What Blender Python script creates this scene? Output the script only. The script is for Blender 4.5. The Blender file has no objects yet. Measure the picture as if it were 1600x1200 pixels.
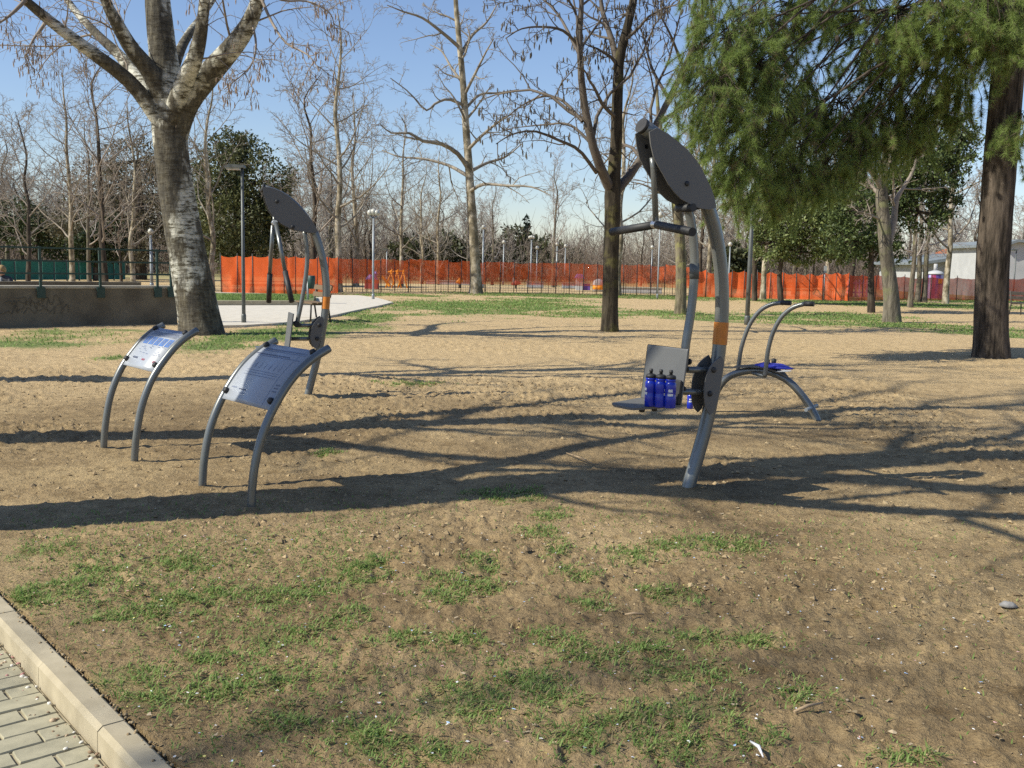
import bpy, math, random
import numpy as np
from mathutils import Vector, Matrix, Quaternion
random.seed(7); RNG = np.random.default_rng(7)
scene = bpy.context.scene
COL = scene.collection
R = math.radians

# ------------------------------------------------------------------ camera
CAM_H, FPX = 1.45, 1560.0
PITCH, ROLL = math.atan(186 / FPX), R(1.2)
fwd = Vector((0, math.cos(PITCH), -math.sin(PITCH)))
up0 = Vector((0, math.sin(PITCH), math.cos(PITCH)))
right0 = Vector((1, 0, 0))
right = right0 * math.cos(ROLL) + up0 * math.sin(ROLL)
up = up0 * math.cos(ROLL) - right0 * math.sin(ROLL)
CAMP = Vector((0, 0, CAM_H))
cam_data = bpy.data.cameras.new('camera'); cam = bpy.data.objects.new('camera', cam_data); COL.objects.link(cam)
cam_data.sensor_width = 36; cam_data.lens = 36 * FPX / 1600; cam_data.clip_start = .05; cam_data.clip_end = 2000
cam.matrix_world = Matrix(((right.x, up.x, -fwd.x, 0), (right.y, up.y, -fwd.y, 0), (right.z, up.z, -fwd.z, CAM_H), (0, 0, 0, 1)))
scene.camera = cam

# ------------------------------------------------------------------ light
SUN_EL, SH_AZ = R(40), R(20)                       # shadows fall to the right and a little away
sh = Vector((math.cos(SH_AZ), math.sin(SH_AZ), 0))
sun_to = Vector((-sh.x * math.cos(SUN_EL), -sh.y * math.cos(SUN_EL), math.sin(SUN_EL)))
world = bpy.data.worlds.new('World'); scene.world = world; world.use_nodes = True
wn = world.node_tree.nodes; bg = wn['Background']
sky = wn.new('ShaderNodeTexSky'); sky.sky_type = 'NISHITA'; sky.sun_disc = False
sky.sun_elevation = SUN_EL; sky.sun_rotation = math.atan2(sun_to.x, sun_to.y)
sky.air_density = 1.1; sky.dust_density = .3; sky.ozone_density = 1.5; sky.altitude = 50
tint = wn.new('ShaderNodeMix'); tint.data_type = 'RGBA'; tint.blend_type = 'MULTIPLY'; tint.inputs[0].default_value = 1
tint.inputs[7].default_value = (.96, 1.0, 1.17, 1)              # cool daylight balance over the whole sky
world.node_tree.links.new(sky.outputs[0], tint.inputs[6]); world.node_tree.links.new(tint.outputs[2], bg.inputs[0]); bg.inputs[1].default_value = .095
sl = bpy.data.lights.new('sun', 'SUN'); sl.energy = 5.0; sl.angle = R(.53); sl.color = (1, .945, .80)
so = bpy.data.objects.new('sun', sl); COL.objects.link(so)
so.rotation_euler = sun_to.to_track_quat('Z', 'Y').to_euler()
scene.view_settings.view_transform = 'Standard'; scene.view_settings.look = 'None'
scene.view_settings.exposure = 0.38; scene.view_settings.gamma = 1
scene.cycles.use_denoising = False
scene.cycles.max_bounces = 6; scene.cycles.transparent_max_bounces = 24; scene.cycles.diffuse_bounces = 3
scene.cycles.sample_clamp_indirect = 4

# ------------------------------------------------------------------ pixels to places
def ray(px, py):
    return (fwd * FPX + right * (px - 800) + up * (600 - py)).normalized()
def ground(px, py, z=0.0):
    d = ray(px, py); t = (z - CAM_H) / d.z
    return CAMP + d * t
def at(px, py, depth):                              # point on a pixel's ray at a given y
    d = ray(px, py); return CAMP + d * (depth / d.y)
def on_plane(px, py, p, n):
    d = ray(px, py); return CAMP + d * ((p - CAMP).dot(n) / d.dot(n))

# ------------------------------------------------------------------ noise and ground height
def _hash(ix, iy, s):
    h = (ix.astype(np.int64) * 374761393 + iy.astype(np.int64) * 668265263 + s * 974634213) & 0xffffffff
    h = ((h ^ (h >> 13)) * 1274126177) & 0xffffffff
    h = h ^ (h >> 16)
    return (h & 0xffff) / 65535.0
def vnoise(x, y, s=0):
    ix, iy = np.floor(x), np.floor(y); fx, fy = x - ix, y - iy
    fx = fx * fx * (3 - 2 * fx); fy = fy * fy * (3 - 2 * fy)
    a = _hash(ix, iy, s); b = _hash(ix + 1, iy, s); c = _hash(ix, iy + 1, s); d = _hash(ix + 1, iy + 1, s)
    return (a * (1 - fx) + b * fx) * (1 - fy) + (c * (1 - fx) + d * fx) * fy
def fbm(x, y, s=0, o=4):
    t = 0; a = .5
    for k in range(o):
        t = t + a * vnoise(x, y, s + k * 17); x = x * 2.03 + 5.1; y = y * 2.03 + 1.7; a *= .5
    return t
def sstep(a, b, x):
    t = np.clip((x - a) / (b - a), 0, 1); return t * t * (3 - 2 * t)
def ell(cx, cy, rx, ry):
    c = ground(cx, cy); t = ground(cx, max(cy - ry, 440 + (cx - 800) * .021)); b = ground(cx, cy + ry)
    return (c.x, (t.y + b.y) / 2, rx * c.y / FPX, max((t.y - b.y) / 2, .03))
GRASS_NEAR = [ell(*e) for e in [
    (50,862,45,14),(40,942,40,18),(90,925,70,20),(150,900,45,16),(185,965,65,20),(240,950,55,18),(335,930,45,14),(425,930,55,16),
    (490,920,35,14),(545,893,30,14),(580,885,30,12),(575,908,35,12),(690,908,38,14),(700,935,45,18),(755,882,35,14),(755,918,35,14),
    (800,768,55,10),(845,830,30,12),(865,800,28,8),(875,862,20,8),(985,866,35,16),(1040,848,40,12),(1110,848,65,14),(1155,850,35,10),
    (928,946,25,10),(550,962,38,14),(190,1062,60,22),(245,1096,60,20),(345,1084,60,20),(425,1066,55,18),(330,1030,40,14),
    (455,1130,60,18),(560,1145,40,14),(765,1085,100,26),(735,1112,80,24),(830,1062,45,14),(870,1100,65,24),(905,1160,70,24),
    (925,1025,45,16),(1000,1012,35,12),(1040,930,55,14),(1080,1000,70,18),(1185,998,40,12),(1060,1052,80,22),(1085,1112,70,24),
    (1252,1086,36,16),(1050,1165,70,20),(1420,1190,50,16),(510,710,14,5),(640,600,40,3),(860,1000,40,14),(620,1000,50,14),(900,900,30,10),
    (440,1000,60,16),(720,1000,40,14),(280,880,60,12),(600,1170,60,20),(1180,1150,50,18),(980,1120,60,20),(700,1180,60,18)]]
GRASS_FAR = [ell(*e) for e in [
    (40,530,190,18),(170,560,40,10),(330,540,95,22),(420,525,90,18),(500,508,110,10),(580,497,60,10),(720,482,160,16),(850,480,120,16),
    (640,476,60,6),(900,492,120,7),(460,457,60,4),(620,461,90,3.4),(850,461,200,3.4),(1060,465,200,4),(1150,497,130,7),(1050,490,80,6),
    (1300,473,170,4),(1480,478,200,5),(1310,494,150,8),(1420,508,170,8),(1560,520,120,12),(1260,505,90,7),(540,489,40,6),
    (-60,470,300,14),(300,470,40,4),(1500,470,300,3)]]
def emask(E, x, y, jit=.55, sc=3.0, s=3):
    n = fbm(x * sc, y * sc, s, 4)
    m = np.zeros_like(x)
    for (cx, cy, ax, ay) in E:
        r = np.sqrt(((x - cx) / ax) ** 2 + ((y - cy) / ay) ** 2)
        m = np.maximum(m, sstep(1.25, .3, r + (n - .47) * jit * 4))
    return m
BASES = []                                          # little heaps of dug soil round the feet
def gz(x, y, fine=True):
    x = np.asarray(x, float); y = np.asarray(y, float)
    d = np.sqrt(x * x + y * y)
    z = (fbm(x * .35, y * .35, 11, 3) - .45) * .07 * sstep(3.2, 6, d) * sstep(40, 15, d)
    z = z + (fbm(x * 1.6, y * 1.6, 23, 3) - .45) * .035 * sstep(60, 20, d)
    for (bx, by, h, r) in BASES:
        rr = ((x - bx) ** 2 + (y - by) ** 2) / (r * r); z = z + h * np.exp(-rr * 2)
    if fine:
        tilled = sstep(4.0, 5.6, d) * sstep(24, 14, d) * (.12 + .88 * sstep(.40, .56, fbm(x * .5 + 3, y * .5, 31, 3)))
        c = np.abs(vnoise(x * 14, y * 14, 41) - .5) * 2
        c2 = vnoise(x * 26, y * 26, 43); c3 = vnoise(x * 52, y * 52, 47)
        z = z + (c * .020 + c2 * .026 + c3 * .013) * (.30 + .95 * tilled + .45 * sstep(6, 4.5, d)) - .018
    # level with the kerb near the paving
    return z

# ------------------------------------------------------------------ mesh helpers
def mesh_np(name, V, groups, smooth=True, mats=None):
    """groups: list of (faces array (n,k), material index)"""
    me = bpy.data.meshes.new(name)
    V = np.asarray(V, np.float32); nl = sum(g[0].size for g in groups); nf = sum(len(g[0]) for g in groups)
    me.vertices.add(len(V)); me.vertices.foreach_set('co', V.ravel())
    me.loops.add(nl); me.polygons.add(nf)
    me.loops.foreach_set('vertex_index', np.concatenate([np.asarray(g[0], np.int32).ravel() for g in groups]))
    st = []; off = 0; mi = []
    for F, m in groups:
        k = F.shape[1]; st.append(off + np.arange(len(F)) * k); off += F.size; mi.append(np.full(len(F), m))
    me.polygons.foreach_set('loop_start', np.concatenate(st).astype(np.int32))
    me.polygons.foreach_set('material_index', np.concatenate(mi).astype(np.int32))
    me.polygons.foreach_set('use_smooth', np.full(nf, smooth))
    me.update(calc_edges=True); me.validate()
    for m in (mats or []): me.materials.append(m)
    return me
class MB:
    def __init__(s): s.v = []; s.f = []; s.m = []; s.sm = []
    def add(s, V, F, mi=0, smooth=False):
        o = len(s.v); s.v += [tuple(v) for v in V]; s.f += [tuple(i + o for i in f) for f in F]
        s.m += [mi] * len(F); s.sm += [smooth] * len(F); return s
    def box(s, c, size, rot=None, mi=0):
        c = Vector(c); h = Vector(size) / 2; V = []
        for z in (-1, 1):
            for x, y in ((-1, -1), (1, -1), (1, 1), (-1, 1)):
                p = Vector((x * h.x, y * h.y, z * h.z)); V.append(c + (rot @ p if rot else p))
        return s.add(V, [(3, 2, 1, 0), (4, 5, 6, 7), (0, 1, 5, 4), (1, 2, 6, 5), (2, 3, 7, 6), (3, 0, 4, 7)], mi)
    def tube(s, pts, rad, n=12, cap=True, mi=0):
        pts = [Vector(p) for p in pts]
        if not hasattr(rad, '__len__'): rad = [rad] * len(pts)
        V = []; F = []; prev = None
        for i, p in enumerate(pts):
            t = (pts[min(i + 1, len(pts) - 1)] - pts[max(i - 1, 0)]).normalized()
            if prev is None:
                prev = t.orthogonal().normalized()
            a = (prev - t * prev.dot(t)).normalized(); b = t.cross(a); prev = a
            for k in range(n):
                q = 2 * math.pi * k / n; V.append(p + (a * math.cos(q) + b * math.sin(q)) * rad[i])
        for i in range(len(pts) - 1):
            for k in range(n):
                F.append((i * n + k, i * n + (k + 1) % n, (i + 1) * n + (k + 1) % n, (i + 1) * n + k))
        s.add(V, F, mi, True)
        if cap:
            o = len(s.v) - len(V)
            s.f += [tuple(o + k for k in reversed(range(n))), tuple(o + (len(pts) - 1) * n + k for k in range(n))]; s.m += [mi, mi]; s.sm += [False, False]
        return s
    def prism(s, out, d, mi=0, bev=0):
        """outline (list of points) pushed by vector d"""
        n = len(out); d = Vector(d); V = [Vector(p) for p in out] + [Vector(p) + d for p in out]
        F = [tuple(reversed(range(n))), tuple(range(n, 2 * n))] + [(i, (i + 1) % n, n + (i + 1) % n, n + i) for i in range(n)]
        return s.add(V, F, mi)
    def lathe(s, base, prof, axis=(0, 0, 1), n=20, mi=0):
        base = Vector(base); ax = Vector(axis).normalized(); a = ax.orthogonal().normalized(); b = ax.cross(a); V = []; F = []
        for r, z in prof:
            for k in range(n):
                q = 2 * math.pi * k / n; V.append(base + ax * z + (a * math.cos(q) + b * math.sin(q)) * r)
        for i in range(len(prof) - 1):
            for k in range(n): F.append((i * n + k, i * n + (k + 1) % n, (i + 1) * n + (k + 1) % n, (i + 1) * n + k))
        s.add(V, F, mi, True)
        o = len(s.v) - len(V)
        s.f += [tuple(o + k for k in reversed(range(n))), tuple(o + (len(prof) - 1) * n + k for k in range(n))]; s.m += [mi] * 2; s.sm += [False] * 2
        return s
    def build(s, name, mats, parent=None, bevel=0, origin=None):
        me = bpy.data.meshes.new(name); me.from_pydata([tuple(v) for v in s.v], [], s.f)
        for m in (mats if isinstance(mats, (list, tuple)) else [mats]): me.materials.append(m)
        me.polygons.foreach_set('material_index', s.m); me.polygons.foreach_set('use_smooth', s.sm); me.update()
        o = bpy.data.objects.new(name, me); COL.objects.link(o)
        if parent is not None:
            o.parent = parent; o.matrix_parent_inverse = parent_inv(parent)
        if bevel:
            b = o.modifiers.new('bevel', 'BEVEL'); b.width = bevel; b.segments = 2; b.limit_method = 'ANGLE'; b.angle_limit = R(40)
        return o
def parent_inv(p):
    def world(q):
        m = Matrix.LocRotScale(q.location, q.rotation_euler, q.scale)
        return m if q.parent is None else world(q.parent) @ q.matrix_parent_inverse @ m
    return world(p).inverted()
def thing(name, label, cat, loc=(0, 0, 0), group=None, rz=0):
    o = bpy.data.objects.new(name, None); COL.objects.link(o); o.location = loc; o.rotation_euler = (0, 0, rz)
    o.empty_display_size = .2
    o['label'] = label; o['category'] = cat
    if group: o['group'] = group
    return o
def tag(o, label, cat, group=None, kind=None):
    if label: o['label'] = label
    if cat: o['category'] = cat
    if group: o['group'] = group
    if kind: o['kind'] = kind
    return o
def link_mesh(name, me, parent=None):
    o = bpy.data.objects.new(name, me); COL.objects.link(o)
    if parent is not None: o.parent = parent
    return o
def copy_thing(root, loc, rz=0, sc=1, label=None, group=None):
    r = root.copy(); COL.objects.link(r); r.location = loc; r.rotation_euler = (0, 0, rz); r.scale = (sc, sc, sc) if not hasattr(sc, '__len__') else sc
    if label: r['label'] = label
    if group: r['group'] = group
    for ch in list(root.children):
        c = ch.copy(); COL.objects.link(c); c.parent = r
        for g in list(ch.children):
            d = g.copy(); COL.objects.link(d); d.parent = c
    return r
def smooth_path(pts, n):
    """Catmull-Rom through the points, n samples"""
    P = [Vector(p) for p in pts]; P = [P[0] * 2 - P[1]] + P + [P[-1] * 2 - P[-2]]; out = []; m = len(P) - 3
    for i in range(n):
        t = i / (n - 1) * m; k = min(int(t), m - 1); t -= k
        a, b, c, d = P[k:k + 4]
        out.append(((b * 2) + (c - a) * t + (a * 2 - b * 5 + c * 4 - d) * t * t + (b * 3 - a - c * 3 + d) * t ** 3) / 2)
    return out

# ------------------------------------------------------------------ materials
def new_mat(name):
    m = bpy.data.materials.new(name); m.use_nodes = True
    nt = m.node_tree; return m, nt, nt.nodes['Principled BSDF']
def nd(nt, t, **kw):
    n = nt.nodes.new(t)
    for k, v in kw.items():
        if k in n.inputs: n.inputs[k].default_value = v
        else: setattr(n, k, v)
    return n
def ramp(nt, fac, stops):
    r = nt.nodes.new('ShaderNodeValToRGB'); e = r.color_ramp.elements
    while len(e) < len(stops): e.new(.5)
    for i, (p, c) in enumerate(stops): e[i].position = p; e[i].color = (*c, 1)
    nt.links.new(fac, r.inputs[0]); return r.outputs[0]
def coord(nt, scale=(1, 1, 1), kind='Object'):
    tc = nt.nodes.new('ShaderNodeTexCoord'); mp = nt.nodes.new('ShaderNodeMapping'); mp.inputs['Scale'].default_value = scale
    nt.links.new(tc.outputs[kind], mp.inputs[0]); return mp.outputs[0]
def noise(nt, vec, scale, detail=4, rough=.55):
    n = nd(nt, 'ShaderNodeTexNoise', Scale=scale, Detail=detail, Roughness=rough); nt.links.new(vec, n.inputs['Vector']); return n.outputs[0]
def bump(nt, bs, h, strength=.4, dist=.02):
    b = nd(nt, 'ShaderNodeBump', Strength=strength, Distance=dist); nt.links.new(h, b.inputs['Height']); nt.links.new(b.outputs[0], bs.inputs['Normal'])
def pmat(name, c1, c2=None, scale=6, rough=.75, metal=0, bmp=0, bdist=.01, stretch=(1, 1, 1), lo=.35, hi=.65, spec=.5, rvar=0):
    m, nt, bs = new_mat(name)
    bs.inputs['Roughness'].default_value = rough; bs.inputs['Metallic'].default_value = metal; bs.inputs['Specular IOR Level'].default_value = spec
    if c2 is None: c2 = tuple(v * .8 for v in c1)
    v = coord(nt, stretch); n = noise(nt, v, scale)
    nt.links.new(ramp(nt, n, [(lo, c1), (hi, c2)]), bs.inputs['Base Color'])
    if bmp: bump(nt, bs, n, bmp, bdist)
    if rvar:
        n2 = noise(nt, v, scale * 4); mr = nd(nt, 'ShaderNodeMapRange'); nt.links.new(n2, mr.inputs[0])
        mr.inputs[3].default_value = rough - rvar; mr.inputs[4].default_value = rough + rvar; nt.links.new(mr.outputs[0], bs.inputs['Roughness'])
    return m
def mat_ground():
    m, nt, bs = new_mat('soil'); L = nt.links; v = coord(nt); bs.inputs['Roughness'].default_value = .95; bs.inputs['Specular IOR Level'].default_value = .15
    n1 = noise(nt, v, .55, 5, .6); n2 = noise(nt, v, 7, 6, .65); n3 = noise(nt, v, 45, 5, .7)
    base = ramp(nt, n1, [(.36, (.205, .148, .082)), (.5, (.325, .238, .13)), (.64, (.42, .316, .174))])
    fine = ramp(nt, n2, [(.3, (.55, .51, .45)), (.5, (1, 1, 1)), (.72, (1.28, 1.26, 1.2))])
    mx = nd(nt, 'ShaderNodeMix', data_type='RGBA', blend_type='MULTIPLY'); mx.inputs[0].default_value = .8
    L.new(base, mx.inputs[6]); L.new(fine, mx.inputs[7])
    grain = ramp(nt, n3, [(.3, (.68, .64, .6)), (.55, (1.04, 1.03, 1)), (.75, (1.35, 1.32, 1.25))])
    mg = nd(nt, 'ShaderNodeMix', data_type='RGBA', blend_type='MULTIPLY'); mg.inputs[0].default_value = .75
    L.new(mx.outputs[2], mg.inputs[6]); L.new(grain, mg.inputs[7])
    # dry pale soil further off, front darkened for damp soil and painted-in tree shadow
    at_ = nd(nt, 'ShaderNodeAttribute', attribute_name='dry'); 
    md = nd(nt, 'ShaderNodeMix', data_type='RGBA'); L.new(at_.outputs['Fac'], md.inputs[0]); L.new(mg.outputs[2], md.inputs[6])
    dry = ramp(nt, n2, [(.3, (.39, .28, .148)), (.6, (.58, .43, .238))]); L.new(dry, md.inputs[7])
    ag = nd(nt, 'ShaderNodeAttribute', attribute_name='grass')
    gcol = ramp(nt, n2, [(.3, (.10, .14, .042)), (.55, (.165, .22, .07)), (.75, (.27, .27, .12))])
    gm = nd(nt, 'ShaderNodeMath', operation='ADD'); L.new(ag.outputs['Fac'], gm.inputs[0])
    gs = nd(nt, 'ShaderNodeMath', operation='MULTIPLY_ADD'); L.new(n3, gs.inputs[0]); gs.inputs[1].default_value = .9; gs.inputs[2].default_value = -.45
    L.new(gs.outputs[0], gm.inputs[1])
    g2 = nd(nt, 'ShaderNodeMath', operation='MULTIPLY'); L.new(gm.outputs[0], g2.inputs[0]); L.new(ag.outputs['Fac'], g2.inputs[1]); g2.use_clamp = True
    mm = nd(nt, 'ShaderNodeMix', data_type='RGBA'); L.new(g2.outputs[0], mm.inputs[0]); L.new(md.outputs[2], mm.inputs[6]); L.new(gcol, mm.inputs[7])
    L.new(mm.outputs[2], bs.inputs['Base Color'])
    h = nd(nt, 'ShaderNodeMath', operation='ADD'); L.new(n3, h.inputs[0]); L.new(n2, h.inputs[1]); bump(nt, bs, h.outputs[0], 1.0, .028)
    return m
def mat_attr(name, rough=.7, trans=0.0, spec=.3):
    m, nt, bs = new_mat(name); a = nd(nt, 'ShaderNodeAttribute', attribute_name='tint'); nt.links.new(a.outputs['Color'], bs.inputs['Base Color'])
    bs.inputs['Roughness'].default_value = rough; bs.inputs['Specular IOR Level'].default_value = spec
    if trans:
        t = nd(nt, 'ShaderNodeBsdfTranslucent'); nt.links.new(a.outputs['Color'], t.inputs[0]); mx = nd(nt, 'ShaderNodeMixShader'); mx.inputs[0].default_value = trans
        nt.links.new(bs.outputs[0], mx.inputs[1]); nt.links.new(t.outputs[0], mx.inputs[2]); nt.links.new(mx.outputs[0], nt.nodes['Material Output'].inputs[0])
    return m
def mat_poplar():
    m, nt, bs = new_mat('poplar_bark'); L = nt.links; bs.inputs['Roughness'].default_value = .85; bs.inputs['Specular IOR Level'].default_value = .2
    n = noise(nt, coord(nt, (3, 3, 11)), 1.5, 6, .7); nb = noise(nt, coord(nt, (1, 1, .45)), 1.25, 5, .65); nf = noise(nt, coord(nt, (9, 9, 2.2)), 1.6, 5, .65)
    pale = ramp(nt, n, [(.42, (.56, .55, .48)), (.53, (.34, .335, .28)), (.58, (.11, .10, .07)), (.68, (.05, .042, .03))])
    rough = ramp(nt, nf, [(.36, (.028, .023, .017)), (.56, (.075, .064, .044)), (.74, (.19, .17, .12))])
    sep = nd(nt, 'ShaderNodeSeparateXYZ'); L.new(coord(nt), sep.inputs[0])
    mr = nd(nt, 'ShaderNodeMapRange'); L.new(sep.outputs[2], mr.inputs[0]); mr.inputs[1].default_value = .2; mr.inputs[2].default_value = 5; mr.inputs[3].default_value = .06; mr.inputs[4].default_value = -.01
    ad = nd(nt, 'ShaderNodeMath', operation='ADD'); L.new(nb, ad.inputs[0]); L.new(mr.outputs[0], ad.inputs[1])
    f = ramp(nt, ad.outputs[0], [(.45, (0, 0, 0)), (.52, (.92, .92, .92))])
    mx = nd(nt, 'ShaderNodeMix', data_type='RGBA'); L.new(f, mx.inputs[0]); L.new(pale, mx.inputs[6]); L.new(rough, mx.inputs[7])
    L.new(mx.outputs[2], bs.inputs['Base Color']); h = nd(nt, 'ShaderNodeMath', operation='ADD'); L.new(n, h.inputs[0]); L.new(nf, h.inputs[1]); bump(nt, bs, h.outputs[0], .7, .03); return m
def mat_plane():
    m, nt, bs = new_mat('plane_bark'); L = nt.links; bs.inputs['Roughness'].default_value = .8; bs.inputs['Specular IOR Level'].default_value = .2
    v = coord(nt, (1, 1, .6)); n = noise(nt, v, 3.2, 4, .6)
    L.new(ramp(nt, n, [(.36, (.46, .41, .32)), (.46, (.32, .275, .20)), (.54, (.19, .16, .105)), (.66, (.12, .10, .065))]), bs.inputs['Base Color']); bump(nt, bs, n, .3, .02); return m
def mat_furrow(name, c1, c2, lichen=None, sc=9):
    m, nt, bs = new_mat(name); L = nt.links; bs.inputs['Roughness'].default_value = .9; bs.inputs['Specular IOR Level'].default_value = .15
    v = coord(nt, (1, 1, .16)); n = noise(nt, v, sc, 6, .65); c = ramp(nt, n, [(.38, c1), (.62, c2)])
    if lichen:
        nb = noise(nt, coord(nt), 2.2, 5, .6); f = ramp(nt, nb, [(.52, (0, 0, 0)), (.66, (1, 1, 1))]); mx = nd(nt, 'ShaderNodeMix', data_type='RGBA')
        L.new(f, mx.inputs[0]); L.new(c, mx.inputs[6]); mx.inputs[7].default_value = (*lichen, 1); c = mx.outputs[2]
    L.new(c, bs.inputs['Base Color']); bump(nt, bs, n, 1.0, .05); return m
def mat_net(name, opac, col=(.95, .175, .05)):
    m, nt, bs = new_mat(name); L = nt.links; out = nt.nodes['Material Output']
    v = coord(nt); f = noise(nt, coord(nt, (1.1, 1.1, .10)), 2.1, 4, .7); f2 = noise(nt, coord(nt, (1, 1, 1)), 1.3, 4, .6)
    df = nd(nt, 'ShaderNodeBsdfDiffuse'); df.inputs[0].default_value = (*col, 1)
    tl = nd(nt, 'ShaderNodeBsdfTranslucent'); tl.inputs[0].default_value = (*col, 1)
    m1 = nd(nt, 'ShaderNodeMixShader'); m1.inputs[0].default_value = .4; L.new(df.outputs[0], m1.inputs[1]); L.new(tl.outputs[0], m1.inputs[2])
    tp = nd(nt, 'ShaderNodeBsdfTransparent'); m2 = nd(nt, 'ShaderNodeMixShader')
    a = nd(nt, 'ShaderNodeMath', operation='ADD'); L.new(f, a.inputs[0]); L.new(f2, a.inputs[1])
    mr = nd(nt, 'ShaderNodeMapRange'); L.new(a.outputs[0], mr.inputs[0]); mr.inputs[1].default_value = .7; mr.inputs[2].default_value = 1.3; mr.inputs[3].default_value = opac[0]; mr.inputs[4].default_value = opac[1]
    L.new(mr.outputs[0], m2.inputs[0]); L.new(tp.outputs[0], m2.inputs[1]); L.new(m1.outputs[0], m2.inputs[2]); L.new(m2.outputs[0], out.inputs[0]); return m
def mat_brick_like(name, c1, c2, sc, rough=.85):
    return pmat(name, c1, c2, sc, rough, bmp=.3)
M = dict(
    soil=mat_ground(), poplar=mat_poplar(), plane=mat_plane(),
    ash=mat_furrow('ash_bark', (.026, .021, .015), (.08, .066, .046), (.115, .105, .04)), pine=mat_furrow('pine_bark', (.022, .018, .014), (.125, .10, .078), sc=9),
    mossy=mat_furrow('mossy_bark', (.09, .075, .05), (.22, .19, .13), (.26, .25, .10)), dark=mat_furrow('dark_bark', (.035, .028, .022), (.10, .08, .06)),
    grey=mat_furrow('grey_bark', (.075, .065, .05), (.20, .175, .135), (.17, .17, .09)),
    twig=pmat('twig', (.19, .155, .125), (.30, .25, .20), 2), twig_pale=pmat('pale_twig', (.30, .26, .20), (.17, .14, .105), 2), twig_dark=pmat('dark_twig', (.07, .055, .042), (.13, .105, .08), 2),
    twig_hazed=pmat('hazed_twig', (.25, .215, .185), (.33, .285, .25), 1),  # paled and greyed: distance haze is put into the twig colour
    catkin=pmat('catkin', (.22, .15, .10), (.34, .25, .18), 8), key=pmat('seed_keys', (.06, .05, .035), (.12, .10, .07), 8),
    leaf=mat_attr('leaf', .55, .25, .35), needle=mat_attr('needle', .6, .42, .3), blade=mat_attr('grass_blade', .6, .45, .25), litter=mat_attr('litter', .8),
    steel=pmat('grey_coated_steel', (.185, .195, .19), (.165, .174, .17), 3, .32, .5, rvar=.05), dark_steel=pmat('dark_coated_plate', (.125, .122, .114), (.116, .113, .106), 2.5, .6, 0), seat_steel=pmat('seat_plate_paint', (.125, .128, .13), (.11, .113, .115), 3, .45, .2),
    black=pmat('black_rubber', (.016, .016, .017), (.024, .024, .025), 30, .6), orange=pmat('orange_band', (.62, .21, .02), (.52, .17, .02), 20, .5),
    chrome=pmat('bare_steel', (.6, .6, .6), (.5, .5, .5), 20, .3, .9), blue=pmat('blue_plastic', (.006, .022, .36), (.008, .03, .42), 12, .28, spec=.6),
    white=pmat('white_print', (.78, .78, .78), (.7, .7, .72), 30, .6), bagblue=pmat('blue_fabric', (.035, .04, .36), (.05, .055, .45), 10, .7, bmp=.3),
    concrete=pmat('wall_concrete', (.105, .09, .065), (.19, .165, .12), 1.6, .9, bmp=.2), coping=pmat('coping_concrete', (.40, .37, .30), (.32, .29, .23), 5, .9),
    kerb=pmat('kerb_concrete', (.43, .37, .255), (.34, .29, .195), 9, .9, bmp=.35, bdist=.006), paver=pmat('paver_concrete', (.40, .365, .25), (.31, .285, .195), 14, .9, bmp=.3, bdist=.004),
    joint=pmat('joint_sand', (.27, .23, .155), (.36, .31, .21), 20, .95, bmp=.4), path=pmat('pale_gravel', (.60, .55, .46), (.50, .46, .385), 5, .95, bmp=.2),
    rail=pmat('green_paint', (.012, .04, .034), (.02, .055, .046), 12, .5), teal=pmat('teal_sheet', (.008, .17, .135), (.006, .13, .105), 2, .6),
    galv=pmat('galvanised', (.30, .33, .35), (.24, .265, .28), 8, .5, .4), galv_dark=pmat('dark_post', (.12, .13, .125), (.09, .10, .10), 8, .5, .3), lampwhite=pmat('lamp_glass', (.5, .5, .44), (.44, .42, .37), 8, .25),
    iron=pmat('iron', (.035, .032, .03), (.055, .05, .045), 8, .6), wood=pmat('bench_wood', (.17, .11, .055), (.11, .07, .035), 5, .75, stretch=(1, 8, 8)), redwood=pmat('red_wood', (.26, .075, .035), (.20, .055, .03), 5, .75),
    toy_blue=pmat('toy_blue', (.16, .16, .52), (.13, .13, .45), 5, .5), toy_red=pmat('toy_red', (.33, .05, .035), (.27, .04, .03), 5, .6), toy_orange=pmat('toy_orange', (.85, .30, .015), (.75, .25, .01), 5, .5),
    wall_white=pmat('white_render', (.44, .45, .46), (.38, .39, .40), 1.2, .85), roof_tile=pmat('terracotta', (.42, .15, .065), (.32, .11, .05), 4, .85, bmp=.3), roof_grey=pmat('grey_fascia', (.20, .23, .25), (.16, .185, .20), 3, .7),
    purple=pmat('purple_panel', (.13, .06, .30), (.10, .05, .25), 3, .6), lilac=pmat('lilac_panel', (.42, .42, .70), (.36, .36, .62), 3, .6), magenta=pmat('magenta_panel', (.32, .03, .13), (.26, .025, .1), 3, .6),
    stone=pmat('stone', (.24, .235, .23), (.16, .155, .15), 30, .9, bmp=.3), sheet=pmat('sky_tinted_sheet', (.34, .365, .41), (.31, .335, .38), 3, .4, spec=.5), inkb=pmat('ink_blue', (.10, .19, .42), (.06, .12, .32), 60, .35), ink=pmat('ink_dark', (.09, .10, .15), (.05, .055, .09), 60, .4), inkg=pmat('ink_grey', (.16, .19, .28), (.12, .145, .22), 30, .4), inkr=pmat('ink_red', (.30, .06, .08), (.25, .05, .07), 40, .4),  # sheet: bluish cast of the reflected sky is painted into its colour
    skin=pmat('skin', (.55, .34, .25), (.5, .3, .22), 8, .6), jacket=pmat('dark_jacket', (.025, .027, .035), (.04, .042, .05), 8, .8), hair=pmat('fair_hair', (.36, .24, .10), (.28, .18, .07), 20, .7), scarf=pmat('grey_shirt', (.32, .34, .36), (.26, .28, .3), 8, .8),
)
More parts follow.
